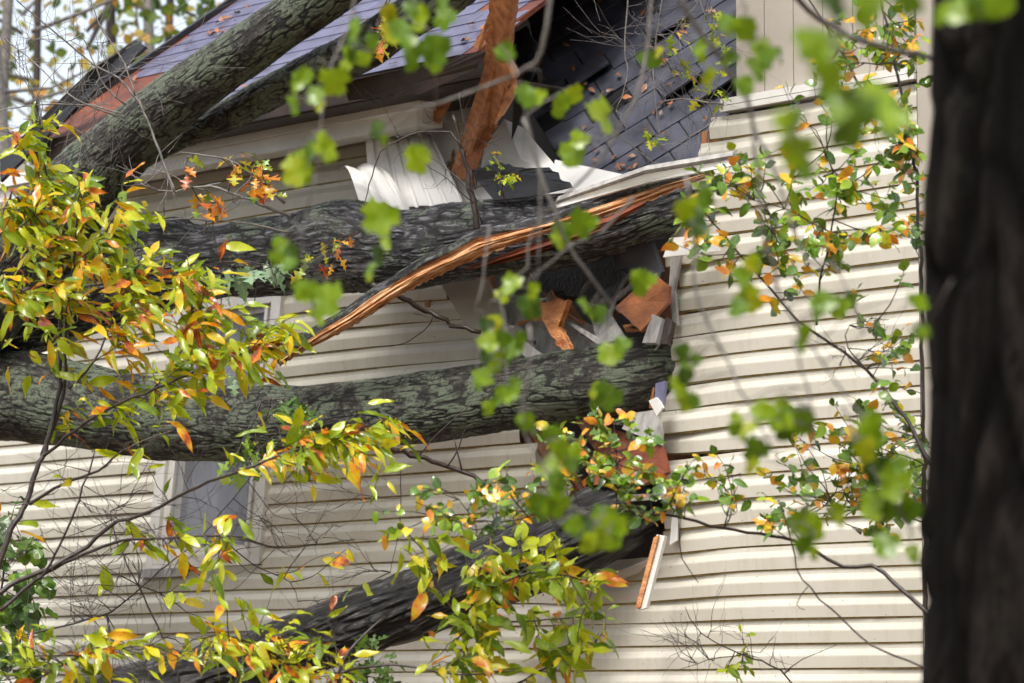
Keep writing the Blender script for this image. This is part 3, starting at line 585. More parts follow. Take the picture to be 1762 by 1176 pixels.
for a, b_, w_ in (((900, 440), (1010, 600), 9), ((1075, 430), (1010, 610), 8), ((985, 700), (1090, 860), 9), ((1120, 640), (1040, 880), 8), ((760, 150), (880, 330), 8)):
    dx, dy = b_[0]-a[0], b_[1]-a[1]; L = math.hypot(dx, dy); nx, ny = -dy/L*w_, dx/L*w_
    slab('wall_stud', [(a[0]-nx, a[1]-ny, -.35, .006), (a[0]+nx, a[1]+ny, -.35), (b_[0]+nx, b_[1]+ny, -.15, .01), (b_[0]-nx, b_[1]-ny, -.15)], .08, M['plank'], 'broken framing stud leaning inside the torn wall', 'stud', 'broken studs inside the torn wall')
cpm = MB(); c = T(942, 556, .12); tube(cpm, [c, c+np.array([.012, -.02, .0]), c+np.array([.03, -.05, .0])], [.018, .018, .016], 12, .02)
fl = obj('plastic_cylinder', cpm, simple('red_plastic', (.6, .02, .02), (.7, .03, .03), 3, .3), None, 'small red capped cylinder lodged on the splintered orange board', 'cylinder')
# ------------------------------------------------------------------ fallen trunks
def trunk(label, path, m, extra=(), name='fallen_trunk', group='fallen trunks lying against the house', **kw):
    pts = [T(x, y, f) for x, y, f, h in path]; rad = [h*T(x, y, f)[1]/F for x, y, f, h in path]
    root = empty(name, pts[-1], label, 'fallen trunk', group)
    obj('bark', bark_tube(pts, rad, **kw), m, root)
    return root, pts
t1, _ = trunk('thick lichened trunk sloping up across the roof at the upper left', [(1230, -520, 1.2, 16), (1060, -410, 1.3, 30), (880, -260, 1.5, 44), (760, -155, 1.55, 46), (620, -50, 1.65, 45), (485, 44, 1.8, 45), (340, 145, 1.95, 47), (250, 215, 2.05, 53), (172, 290, 2.15, 65), (90, 380, 2.3, 74), (-20, 500, 2.6, 84), (-240, 800, 3.3, 90), (-440, 1220, 4.0, 95), (-640, 1750, 4.8, 110)], M['bark_lichen'], seed=1, furrow=.006, lump=.06, freq=58, res=.007)
t1b, _ = trunk('slimmer lichened trunk behind the thick one over the roof', [(1080, -240, .9, 14), (960, -150, 1.0, 28), (840, -60, 1.2, 38), (720, 20, 1.3, 39), (600, 98, 1.35, 38), (490, 146, 1.42, 32), (385, 203, 1.5, 25), (300, 240, 1.6, 20), (220, 285, 1.8, 18)], M['bark_lichen'], seed=2, furrow=.008, lump=.08, freq=58, res=.007)
t2, _ = trunk('grey wet trunk lying level into the roof hole with its side torn', [(1330, 250, -.6, 40), (1210, 318, -.15, 44), (1110, 362, .2, 56), (980, 396, .4, 63), (830, 412, .6, 66), (690, 428, .8, 70), (590, 428, .95, 84), (500, 440, 1.1, 68), (380, 450, 1.35, 66), (250, 470, 1.6, 72), (100, 510, 1.9, 80), (-80, 570, 2.3, 90), (-300, 760, 3.0, 96), (-500, 1200, 3.9, 100), (-720, 1750, 4.6, 115)], M['bark_grey'], seed=3, furrow=.008, lump=.09, freq=62, stretch=6, res=.007, knots=[(.36, 3.0, .13, .06), (.46, 2.2, .1, .04)])
t3, _ = trunk('lichened trunk crossing the middle of the wall', [(1300, 600, -1.1, 52), (1180, 625, -.4, 58), (1130, 640, -.02, 62), (1040, 655, .3, 64), (900, 676, .55, 62), (750, 698, .8, 60), (600, 716, 1.05, 58), (450, 728, 1.3, 62), (300, 722, 1.6, 68), (150, 702, 1.95, 72), (0, 680, 2.3, 76), (-200, 700, 2.9, 90), (-480, 1000, 3.8, 96), (-640, 1300, 4.4, 100), (-760, 1750, 4.8, 112)], M['bark_lichen'], seed=4, furrow=.006, lump=.07, freq=58, res=.007)
t4, _ = trunk('dark deeply furrowed trunk rising from the bottom to the right', [(1290, 800, -1.2, 44), (1190, 842, -.5, 48), (1130, 862, -.1, 50), (1050, 895, .25, 62), (950, 940, .5, 66), (830, 990, .75, 60), (700, 1042, 1.0, 58), (580, 1086, 1.25, 55), (450, 1140, 1.5, 55), (300, 1185, 1.9, 58), (120, 1235, 2.4, 62), (-100, 1330, 3.0, 70), (-300, 1450, 3.6, 76), (-560, 1700, 4.4, 84)], M['bark_dark'], seed=5, furrow=.02, lump=.06, freq=32, stretch=6)
# torn strip of wood on the grey trunk
TE = [(1225, 296), (1150, 316), (1085, 336), (1010, 362), (950, 382), (880, 398), (820, 410), (770, 438), (720, 462), (680, 486), (640, 512), (600, 542), (560, 565), (520, 592), (480, 622)]
BE = [(1226, 302), (1152, 332), (1090, 358), (1015, 384), (952, 400), (885, 424), (828, 448), (775, 470), (722, 494), (684, 516), (645, 542), (603, 566), (563, 588), (522, 606), (481, 630)]
FW = [.45, .58, .68, .82, .95, 1.05, 1.15, 1.22, 1.3, 1.38, 1.44, 1.5, 1.55, 1.6, 1.65]
def rs(a, n_): a = np.array(a, float); x = np.linspace(0, len(a)-1, n_); return np.array([np.interp(x, range(len(a)), a[:, i]) for i in range(a.shape[1])]).T
sw = MB(); n1, n2 = 260, 22
te, be, fw = rs(TE, n1), rs(BE, n1), rs(np.array(FW)[:, None], n1)[:, 0]; be = te+(be-te)*.84
gr = np.stack([np.repeat(np.arange(n1)*.025, n2), np.tile(np.arange(n2)*.9, n1), np.zeros(n1*n2)], 1); hh = (vn(gr*np.array([.6, .45, 1]))*1.1+vn(gr*np.array([1.5, 1.1, 1])+4)*.3+vn(gr*np.array([9, 2.2, 1])+9)*.2).reshape(n1, n2)
vs = []
for i in range(n1):
    tw = math.sin(i/n1*5)*.02
    for j in range(n2):
        s = j/(n2-1); x, y = te[i]*(1-s)+be[i]*s; f = fw[i]+hh[i, j]*.02+.05*math.sin(s*3.14)*.6+tw*s - s*.04
        vs.append(T(x+hh[i, j]*1.5, y+(hh[i, -1]*4+3*vn(np.array([[i*.55, 2., 1.]]))[0] if j == n2-1 else 0), f))
back = [p+np.array([0, .04, 0]) for p in vs]
fs = [(i*n2+j, i*n2+j+1, (i+1)*n2+j+1, (i+1)*n2+j) for i in range(n1-1) for j in range(n2-1)]
K = n1*n2; fs2 = [tuple(K+q for q in f[::-1]) for f in fs]
edge = [(i*n2+n2-1, K+i*n2+n2-1, K+(i+1)*n2+n2-1, (i+1)*n2+n2-1) for i in range(n1-1)]
at_ = np.array([(i*.07, j*.30, 0) for i in range(n1) for j in range(n2)]); sw.at = {'bc': np.concatenate([at_, at_])}
sw.add(vs+back, fs+fs2+edge); obj('split_wood', sw, M['torn'], t2, label='orange torn wood strip peeling off the trunk')
def skin(TE_, up, dn, fz_, name, parent, seed):
    r_ = [T(x, y-(up-dn)/2+0*f, f+fz_) for (x, y), f in zip(TE_, FW)]
    rr = [max(.012, (up+dn)/2*T(x, y, f)[1]/F) for (x, y), f in zip(TE_, FW)]
    obj(name, bark_tube(r_, rr, furrow=.007, lump=.15, freq=36, seed=seed, stretch=5, res=.009), M['bark_grey'], parent)
skin([(x, y-2) for x, y in TE], 11, 9, -.04, 'bark_strip', t2, 8)
# second strand of fibres below
s2m = MB(); te2 = rs([(1110, 345), (1050, 372), (990, 392), (940, 410), (880, 432), (820, 452), (800, 462)], 120); be2 = rs([(1112, 352), (1055, 388), (995, 412), (945, 430), (884, 446), (822, 462), (801, 464)], 120)
f2 = np.linspace(.72, 1.12, 120); vs = []; n2 = 12
for i in range(120):
    for j in range(n2):
        s = j/(n2-1); x, y = te2[i]*(1-s)+be2[i]*s; hv = vn(np.array([[i*.05, j*.9, 8.]]))[0]; vs.append(T(x, y+hv*2, f2[i]+.02*hv+.03*math.sin(3.14*s)))
fs = [(i*n2+j, i*n2+j+1, (i+1)*n2+j+1, (i+1)*n2+j) for i in range(119) for j in range(n2-1)]; K = 120*n2
s2m.add(vs+[p+np.array([0, .03, 0]) for p in vs], fs+[tuple(K+q for q in f[::-1]) for f in fs]); obj('split_wood', s2m, M['rust'], t2)
# ------------------------------------------------------------------ woody plants
CAMD = np.array([0, -1., 0])
def plant(name, label, cat, depth, branches, blobs, kind, lm, size, bm='twig_dark', group=None, bias=(.5, -.15, -.7), face=(0, -.55, .8), twr=.0016, spread=.35, extend=None, bare=(), ftw=.5, wd=1., dens=1.):
    """branches: lists of (px, py) with radii in mm; blobs: (cx, cy, rx, ry, twigs, leaves per twig)"""
    paths = []
    for k, (pts, r0, r1) in enumerate(branches):
        pp = []
        for q in pts: pp.append(P(q[0], q[1], depth+(q[2] if len(q) > 2 else 0)+.12*math.sin(q[0]*.01+k)))
        paths.append((np.array(pp), r0/1000, r1/1000))
    root = empty(name, paths[0][0][0], label, cat, group)
    samp = []
    for k, (pp, r0, r1) in enumerate(paths):
        mb = MB(); tube(mb, pp, np.linspace(r0, r1, len(pp)), 7, .04, jitter=r1*.5+.001); mb.sm = True
        obj('branch', mb, M[bm], root); c, _ = resample(pp, [r0]*len(pp), .04); samp.append(c)
    samp = np.concatenate(samp); lv = Leaves(); tws = []; bias = np.array(bias, float); face = np.array(face, float)
    def twig(q, p, leaves, sz, knd, r=twr):
        L = np.linalg.norm(p-q)+1e-6; mid = (p+q)/2+rn(.07*L)-ZZ*.04*L
        pts = np.array([q, (q+mid)/2+rn(.02*L), mid, (mid+p)/2+rn(.02*L), p]); one = MB(); one.sm = True; tws.append(one); tube(one, pts, [r*1.6, r*1.3, r, r*.8, r*.6], 4, .06, cap=False)
        tg = p-mid; tg /= np.linalg.norm(tg)+1e-6
        Lt = min(L*ftw, sz*max(1, leaves)*.6)
        for i in range(leaves):
            f = 1-(i/max(1, leaves-1))*(Lt/L) if leaves > 1 else 1
            pos = (mid*(1-(f-.5)*2)+p*((f-.5)*2)) if f > .5 else q*(1-f*2)+mid*f*2
            side = np.cross(tg, face); side /= np.linalg.norm(side)+1e-6
            ax = tg*.55+side*(.75 if i % 2 else -.75)*(0 if i == 0 else 1)+bias*rnd(.5, 1.2)+rn(spread)
            s_ = sz*rnd(.55, 1.2)
            lv.add(knd if knd != 'long' or random.random() < .6 else 'long2', pos, ax, face+rn(spread*1.25), s_, wd=wd*rnd(.7, 1.2))
    for bl in blobs:
        cx, cy, rx, ry, nt_, nl = bl[:6]; sz = bl[6] if len(bl) > 6 else size
        for i in range(max(1, int(nt_*dens+.5))):
            a = rnd(0, 6.283); r_ = math.sqrt(random.random())*(1.35 if kind == 'long' else 1.15); x, y = cx+rx*r_*math.cos(a), cy+ry*r_*math.sin(a)
            p = P(x, y, depth+rnd(-.35, .35)); d = np.linalg.norm((samp-p)*np.array([1, .3, 1]), axis=1)
            q = samp[np.argsort(d)[min(len(d)-1, int(abs(random.gauss(0, 4))))]]
            if np.linalg.norm(p-q) < .04: p = q+rn(.05)
            twig(q, p, nl, sz, kind)
            for _ in range(1 if nl > 1 else 0):
                p2 = p+(p-q)/max(.05, np.linalg.norm(p-q))*.06+rn(.04); 
    for (cx, cy, rx, ry, nt_, ln) in bare:               # fine bare twigs that fork
        for i in range(int(nt_*.6+.5)):
            a = rnd(0, 6.283); r_ = math.sqrt(random.random()); p = P(cx+rx*r_*math.cos(a), cy+ry*r_*math.sin(a), depth+rnd(-.3, .3))
            d = np.linalg.norm(samp-p, axis=1); q = samp[np.argmin(d)]; twig(q, p, 0, size, kind, twr*.9)
            for _ in range(random.randint(1, 3)):
                b0 = q+(p-q)*rnd(.3, 1); dr = (p-q)/max(.05, np.linalg.norm(p-q)); e = b0+(dr+rn(.55)*np.array([1, .4, 1]))*ln*rnd(.4, 1.2); twig(b0, e, 0, size, kind, twr*.6)
                e2 = e+(dr+rn(.7))*ln*.4; twig(b0+(e-b0)*.5, e2, 0, size, kind, twr*.45)
    if len(tws) <= 14:
        for one in tws: obj('twig', one, M[bm], root)
    else:
        tm = MB(); tm.sm = True
        for one in tws: tm.add(one.v, one.f)
        obj('twigs', tm, M[bm], root)
    if lv.L: obj('foliage', lv.build(), M[lm], root, smooth=True)
    return root
GS = 'leafy saplings in front of the wall'
plant('sapling', 'tall dark stemmed sapling with yellow and orange leaves at far left', 'sapling', 13.4,
 [([(-260, 1900), (-110, 1350), (0, 967), (44, 868), (68, 796), (78, 776), (102, 662), (104, 577), (109, 492), (102, 424), (95, 350), (78, 290), (71, 205)], 14, 3),
  ([(72, 785), (109, 680), (112, 580), (126, 458), (133, 390), (140, 320)], 9, 3),
  ([(75, 785), (163, 717), (265, 670), (340, 638), (408, 611), (450, 597), (490, 585)], 7, 2.5),
  ([(265, 670), (306, 611), (327, 577), (330, 492), (322, 440)], 5, 2),
  ([(119, 669), (163, 621), (190, 560), (205, 510), (240, 450)], 5, 2),
  ([(102, 424), (60, 370), (20, 330)], 4, 2), ([(109, 492), (160, 430), (200, 370), (210, 340)], 4, 2), ([(104, 577), (40, 530), (-20, 500)], 4, 2)],
 [(60, 330, 75, 75, 30, 6), (150, 390, 110, 70, 36, 6), (40, 440, 70, 70, 26, 6), (240, 470, 90, 60, 26, 5), (160, 520, 110, 60, 24, 5), (330, 560, 90, 70, 34, 6), (410, 590, 75, 55, 24, 5), (290, 640, 70, 50, 14, 5), (50, 230, 45, 55, 8, 4), (230, 690, 100, 45, 12, 4), (540, 560, 35, 20, 4, 3), (20, 580, 45, 60, 8, 4), (380, 480, 40, 50, 6, 4), (120, 700, 60, 40, 4, 3)],
 'long', 'lf_yel', .108, group=GS, dens=.9, ftw=1., wd=.64, bias=(.75, -.1, -.55), spread=.5, bare=[(40, 150, 40, 60, 3, .3)])
plant('sapling', 'spreading branch with drooping yellow green leaves above the lower window', 'sapling', 13.0,
 [([(-300, 1900), (-60, 1120), (0, 1021), (102, 970), (150, 940), (204, 898), (245, 888), (340, 837), (425, 806), (520, 770), (600, 745), (660, 720)], 12, 2.5),
  ([(0, 1052), (78, 987), (190, 936), (248, 929), (395, 922), (476, 943), (560, 935), (610, 928)], 8, 1.5),
  ([(51, 868), (109, 834), (170, 810), (211, 776), (300, 740)], 7, 2.5), ([(60, 1000), (88, 970), (136, 861), (163, 776)], 6, 3)],
 [(600, 740, 85, 50, 26, 5), (520, 790, 80, 45, 16, 4), (650, 770, 50, 50, 12, 4), (430, 745, 60, 30, 7, 3), (310, 930, 60, 35, 9, 4), (360, 985, 60, 40, 7, 4), (250, 905, 40, 25, 4, 3), (60, 860, 50, 50, 4, 2), (180, 800, 60, 40, 4, 2), (260, 700, 40, 30, 4, 3)],
 'long', 'lf_yel', .108, group=GS, dens=.8, ftw=1., wd=.64, bias=(.7, -.1, -.5), spread=.5, bare=[(120, 840, 110, 90, 18, .2), (400, 860, 130, 80, 7, .2), (220, 980, 140, 60, 12, .22), (520, 900, 80, 60, 8, .2)])
plant('sapling', 'thin bare twigged sapling in front of the lower siding', 'sapling', 13.8,
 [([(306, 2000), (308, 1300), (306, 1160), (272, 1082), (238, 1007), (204, 939), (190, 880)], 6, 2),
  ([(-40, 1115), (0, 1103), (160, 1065), (204, 1045), (262, 994), (340, 929), (412, 844), (470, 770)], 5, 1.5),
  ([(380, 924), (440, 975), (500, 1002), (512, 1035)], 3, 1.2), ([(238, 1007), (290, 1030), (292, 1080)], 3, 1.2), ([(690, 800), (688, 900), (672, 985)], 2.5, 1.2)],
 [(250, 1020, 60, 30, 3, 2), (340, 1050, 50, 40, 5, 3), (560, 990, 50, 40, 4, 3)],
 'long', 'lf_yel', .10, group=GS, bare=[(180, 980, 120, 60, 14, .2), (420, 900, 90, 60, 12, .2), (200, 1080, 90, 60, 16, .2), (560, 970, 60, 70, 6, .15), (200, 850, 60, 60, 6, .2), (100, 980, 90, 80, 14, .2), (560, 860, 70, 60, 5, .2)])
plant('sapling', 'low sapling with yellow and orange leaves along the bottom left', 'sapling', 12.6,
 [([(300, 2100), (560, 1250), (580, 1176), (600, 1120), (640, 1080), (662, 1060)], 9, 3), ([(580, 1161), (662, 1144), (794, 1161), (886, 1154)], 6, 2), ([(-60, 1300), (20, 1200), (140, 1130), (260, 1110)], 6, 2), ([(560, 1200), (480, 1130), (380, 1090)], 5, 2)],
 [(80, 1120, 100, 40, 16, 5), (210, 1110, 80, 45, 12, 4), (440, 1050, 80, 40, 10, 4), (500, 1100, 80, 45, 14, 5), (420, 1140, 90, 35, 12, 5), (330, 1150, 70, 30, 8, 4), (590, 1150, 60, 25, 8, 4)],
 'long', 'lf_yel', .108, group=GS, dens=.8, ftw=1., wd=.64, bias=(.7, -.1, -.5), spread=.5, bare=[(400, 1120, 200, 50, 16, .2), (80, 1130, 90, 40, 10, .2)])
plant('sapling', 'dense yellow green leaved sapling in front of the lowest trunk', 'sapling', 12.8,
 [([(740, 2000), (760, 1400), (790, 1200), (808, 1062), (815, 1010), (830, 960)], 9, 3), ([(808, 1062), (860, 1070), (920, 1069), (1000, 1062)], 5, 2), ([(815, 1040), (870, 1000), (940, 985), (1010, 1000)], 5, 2), ([(808, 1080), (760, 1020), (730, 950), (700, 915)], 5, 2), ([(850, 1200), (940, 1150), (1010, 1120), (1030, 1090)], 5, 2)],
 [(800, 960, 80, 50, 22, 5), (900, 960, 80, 50, 22, 5), (760, 920, 80, 35, 14, 4), (850, 1040, 80, 50, 20, 5), (960, 1040, 70, 55, 20, 5), (1020, 1060, 40, 60, 8, 4), (900, 1120, 90, 50, 20, 5), (990, 1130, 60, 40, 10, 4), (780, 1080, 50, 60, 12, 4), (800, 1150, 50, 30, 8, 4)],
 'long', 'lf_grn', .112, group=GS, dens=.56, ftw=.95, wd=.75, spread=.5)
plant('maple_shrub', 'green shrub at the lower left edge', 'shrub', 15.5,
 [([(-60, 1900), (-20, 1300), (-10, 1100), (10, 960), (15, 880)], 8, 3)], [(15, 990, 55, 80, 26, 5), (30, 1080, 60, 50, 18, 5), (0, 880, 45, 60, 12, 5), (10, 1150, 60, 30, 10, 5)], 'tulip', 'lf_deep', .07, dens=.55)
plant('maple_shrub', 'low green shrub below the dark trunk at the bottom', 'shrub', 13.6,
 [([(640, 2000), (640, 1350), (640, 1250), (630, 1150)], 6, 3)], [(640, 1130, 50, 40, 16, 4), (600, 1160, 60, 25, 10, 4)], 'oak', 'lf_deep', .08, dens=.5)
# small leaved shrubs on the right
GR = 'small leaved branches on the right'
plant('shrub_branch', 'arching branch with small green and orange leaves across the lower middle', 'branch', 12.2,
 [([(1900, 1500), (1700, 1180), (1590, 1050), (1540, 1005), (1500, 973), (1450, 976), (1400, 945), (1345, 925), (1245, 910), (1162, 888), (1125, 885), (1084, 880), (1000, 876), (941, 878), (873, 897), (815, 895), (733, 885)], 9, 2.2),
  ([(815, 895), (790, 860), (760, 840)], 2.5, 1.2), ([(1084, 882), (1060, 830), (1030, 800)], 3, 1.2), ([(1245, 910), (1260, 860), (1275, 815)], 2.5, 1), ([(1168, 890), (1173, 960), (1202, 1003)], 3, 1.5), ([(1060, 880), (1060, 760), (1050, 715)], 2.5, 1)],
 [(830, 850, 90, 50, 40, 7), (740, 870, 60, 40, 16, 6), (900, 830, 60, 40, 20, 6), (1040, 820, 90, 40, 38, 7), (1130, 840, 70, 50, 32, 7), (1100, 900, 40, 30, 12, 6), (1030, 740, 90, 35, 34, 7), (1220, 830, 60, 50, 26, 6), (1290, 880, 50, 30, 12, 6), (950, 770, 40, 30, 8, 6), (690, 900, 50, 40, 8, 5)],
 'ovate', 'lf_small', .048, group=GR, dens=.42, bias=(.1, -.2, -.25), spread=.55)
plant('shrub_branch', 'branch slanting down with small yellow and green leaves over the right siding', 'branch', 12.4,
 [([(1900, 1200), (1700, 950), (1600, 800), (1571, 741), (1536, 690), (1502, 649), (1455, 608), (1373, 550), (1305, 475), (1260, 420), (1200, 350)], 10, 2.5),
  ([(1405, 560), (1408, 500), (1430, 400), (1440, 320), (1420, 260)], 5, 2), ([(1502, 649), (1460, 600), (1462, 560), (1530, 550)], 3, 1.2), ([(1305, 475), (1330, 400), (1310, 330)], 3, 1.5), ([(1430, 400), (1350, 360), (1280, 340)], 3, 1.5), ([(1440, 330), (1500, 290), (1550, 240)], 3, 1.5)],
 [(1250, 400, 90, 60, 34, 6), (1370, 400, 70, 60, 36, 6), (1300, 310, 90, 50, 30, 6), (1440, 300, 80, 50, 30, 6), (1400, 430, 70, 40, 26, 6), (1500, 350, 60, 60, 26, 6), (1370, 160, 60, 50, 10, 5), (1180, 350, 60, 50, 16, 6), (1550, 420, 40, 40, 14, 5), (1550, 620, 50, 70, 20, 5), (1330, 470, 60, 40, 14, 5), (1500, 560, 60, 60, 12, 5), (1460, 470, 60, 40, 6, 5)],
 'ovate', 'lf_small', .056, group=GR, dens=.42, bias=(.1, -.2, -.3), spread=.55, bare=[(1500, 600, 80, 80, 8, .2)])
plant('shrub_branch', 'upright vine of small orange and green leaves beside the blurred trunk', 'branch', 12.8,
 [([(1600, 1900), (1592, 1000), (1588, 700), (1584, 450), (1570, 250), (1545, 130), (1530, 60), (1500, -60)], 9, 4), ([(1570, 250), (1490, 160), (1430, 60), (1380, -20)], 6, 3), ([(1560, 190), (1500, 200), (1460, 230)], 3, 1.5), ([(1540, 110), (1470, 110), (1420, 130)], 3, 1.5), ([(1590, 800), (1540, 780), (1480, 800)], 3, 1.5), ([(1590, 900), (1530, 880), (1420, 870)], 3, 1.5)],
 [(1560, 150, 40, 100, 40, 6), (1520, 60, 60, 60, 30, 6), (1570, 320, 30, 70, 26, 6), (1450, 60, 60, 50, 22, 6), (1480, 180, 60, 50, 18, 6), (1560, 240, 35, 50, 16, 6), (1530, 800, 60, 80, 40, 6), (1450, 850, 80, 70, 44, 6), (1400, 720, 90, 40, 30, 6), (1480, 900, 70, 40, 20, 6), (1565, 900, 25, 80, 12, 5), (1340, 850, 50, 60, 14, 6), (1520, 700, 60, 50, 18, 6)],
 'ovate', 'lf_small', .056, group=GR, dens=.42, bias=(.1, -.2, -.3), spread=.55, bare=[(1480, 150, 60, 80, 8, .2)])
plant('bare_branch', 'long thin bare branch curving down over the lower right siding', 'branch', 11.5,
 [([(1900, 1260), (1700, 1200), (1584, 1147), (1502, 1110), (1448, 1065), (1380, 997), (1363, 936), (1340, 860)], 4.5, 2), ([(1390, 1010), (1370, 1040), (1385, 1050)], 2, 1)], [], 'ovate', 'lf_small', .04)
plant('bare_branch', 'bare twiggy branch at the bottom of the right siding', 'branch', 13.5,
 [([(1500, 2000), (1420, 1300), (1363, 1176), (1325, 1144), (1278, 1127), (1206, 1089), (1179, 1045)], 5, 1.5), ([(1278, 1127), (1220, 1135), (1162, 1155)], 2.5, 1.2), ([(1350, 1160), (1380, 1135), (1440, 1110)], 2.5, 1)], [(1275, 1130, 20, 35, 6, 3, .07)], 'long', 'lf_grn', .06, bare=[(1200, 1100, 60, 50, 12, .15), (1330, 1130, 60, 40, 8, .15), (1120, 1070, 40, 30, 4, .15)])
# twigs still on the fallen wood
plant('oak_twig', 'silvery bare branch with red and yellow oak leaves above the grey trunk', 'branch', 17.2,
 [([(500, 372), (470, 362), (430, 345), (380, 325), (330, 322), (290, 330), (245, 318)], 9, 3), ([(490, 350), (460, 322), (420, 290), (380, 272), (310, 262)], 8, 3), ([(330, 322), (290, 300), (255, 290)], 4, 2), ([(500, 400), (400, 382), (300, 378), (240, 385)], 6, 2)],
 [(430, 280, 35, 25, 9, 3), (350, 335, 18, 25, 5, 3), (320, 280, 12, 15, 2, 2), (455, 305, 20, 20, 4, 3)], 'oak', 'lf_oak', .11, bm='twig_grey', bare=[(280, 310, 60, 40, 10, .2), (380, 380, 60, 30, 5, .2)], twr=.003)
plant('oak_twig', 'wet oak leaves coloured with a pale sheen on a fine twig below the grey trunk', 'branch', 16.2, [([(380, 452), (430, 450), (480, 462)], 3, 2)], [(410, 475, 25, 25, 6, 3), (465, 470, 20, 12, 3, 3), (400, 660, 25, 20, 2, 2)], 'oak', 'lf_pale', .12, twr=.002)
plant('oak_twig', 'cluster of deep green oak leaves on the lichened trunk', 'branch', 15.5, [([(450, 690), (490, 685), (540, 700)], 3, 2)], [(505, 710, 28, 25, 12, 3), (400, 800, 30, 20, 6, 3)], 'oak', 'lf_deep', .10, twr=.002)
plant('oak_twig', 'red oak leaf hanging in front of the siding right of the window', 'branch', 13.2, [([(440, 800), (490, 790), (520, 780)], 3, 2)], [(495, 798, 14, 12, 2, 2)], 'oak', leaf_mat('red_oak_leaf', [(0, (.55, .04, .02)), (1, (.4, .03, .02))]) and 'lf_oak', .13, twr=.002)
plant('oak_twig', 'orange oak leaves dangling at the top of the roof', 'branch', 15, [([(690, -40), (665, 0), (650, 40)], 3, 2)], [(652, 65, 10, 14, 4, 2), (665, 40, 12, 12, 3, 2)], 'oak', 'lf_oak', .10, twr=.002)
plant('oak_twig', 'small orange oak leaves in front of the knot of the grey trunk', 'branch', 16, [([(620, 400), (590, 410), (560, 420)], 3, 2)], [(570, 430, 12, 22, 4, 2), (525, 450, 8, 15, 3, 2)], 'oak', 'lf_oak', .085, twr=.002)
plant('bare_branch', 'thin black snag standing up from the grey trunk', 'branch', 16.5,
 [([(822, 400), (812, 340), (800, 280), (790, 235), (779, 198)], 16, 7), ([(795, 255), (775, 228), (720, 228), (680, 245), (655, 262), (632, 330), (625, 360)], 5, 2.5), ([(812, 330), (780, 300), (740, 270), (700, 262)], 4, 2), ([(800, 270), (800, 230), (790, 160)], 4, 2), ([(815, 350), (790, 330), (770, 310), (700, 260)], 3, 1.5), ([(830, 385), (815, 330), (810, 290)], 4, 2)],
 [], 'long', 'lf_grn', .05, bare=[(740, 230, 80, 40, 12, .2), (800, 300, 40, 50, 6, .2)])
plant('bare_branch', 'stout dark broken branch crossing the siding below the torn strip', 'branch', 16.9,
 [([(640, 490), (690, 512), (730, 530), (780, 560), (828, 572)], 15, 11), ([(785, 565), (745, 547), (712, 540)], 3, 2), ([(745, 545), (730, 570), (690, 592), (645, 597)], 3.5, 1.5)], [], 'long', 'lf_grn', .05)
plant('bare_branch', 'dark broken branch across the siding below the lichened trunk', 'branch', 16.3,
 [([(640, 765), (710, 784), (760, 800), (800, 812), (845, 838)], 13, 10), ([(770, 803), (790, 770), (800, 740), (812, 730)], 4, 2), ([(795, 810), (788, 780), (782, 755)], 5, 2.5), ([(720, 785), (760, 740), (812, 695)], 4, 2)], [], 'long', 'lf_grn', .05)
plant('bare_branch', 'tangle of fine bare twigs over the dark collapsed roof', 'branch', 16.3,
 [([(1090, -60), (1075, 60), (1080, 130), (1060, 190)], 5, 2), ([(1150, -60), (1130, 60), (1125, 150), (1140, 260)], 5, 2), ([(1160, 300), (1110, 270), (1060, 230), (1040, 210)], 4, 2), ([(1250, -40), (1180, 30), (1120, 120)], 4, 2), ([(1245, 180), (1170, 170), (1130, 180)], 5, 2)],
 [(1220, 120, 40, 60, 8, 3), (1130, 230, 20, 20, 3, 3), (1170, 90, 20, 60, 4, 3), (1230, 30, 40, 40, 6, 3)], 'oak', 'lf_grn', .07, bm='twig_grey', bare=[(1110, 110, 90, 90, 26, .3), (1190, 200, 60, 80, 14, .25), (1160, 40, 80, 50, 12, .3)])
plant('bare_branch', 'spray of leafless twigs crossing the torn roof corner and the sky', 'branch', 14.6,
 [([(300, 330), (232, 165), (160, 110), (100, 60), (40, 10), (0, -30)], 6, 2), ([(232, 165), (215, 110), (170, 40), (150, -20)], 4, 2), ([(210, 195), (130, 170), (60, 110), (0, 60)], 4, 2), ([(215, 180), (180, 150), (150, 80), (120, 30)], 4, 2), ([(160, 245), (110, 215), (40, 205)], 3.5, 2), ([(200, 200), (130, 180), (30, 185), (-20, 200)], 4, 2)],
 [], 'long', 'lf_yel', .05, bm='twig_grey', bare=[(130, 110, 110, 80, 30, .35), (170, 190, 70, 50, 16, .25), (60, 60, 60, 60, 8, .3)])
plant('leaf_sprig', 'small green sprig in front of the crumpled black paper', 'sprig', 16, [([(870, 350), (868, 320), (850, 280)], 2.5, 1.5)], [(840, 275, 12, 18, 4, 3), (872, 300, 10, 18, 4, 3)], 'oak', 'lf_grn', .06, twr=.0015)
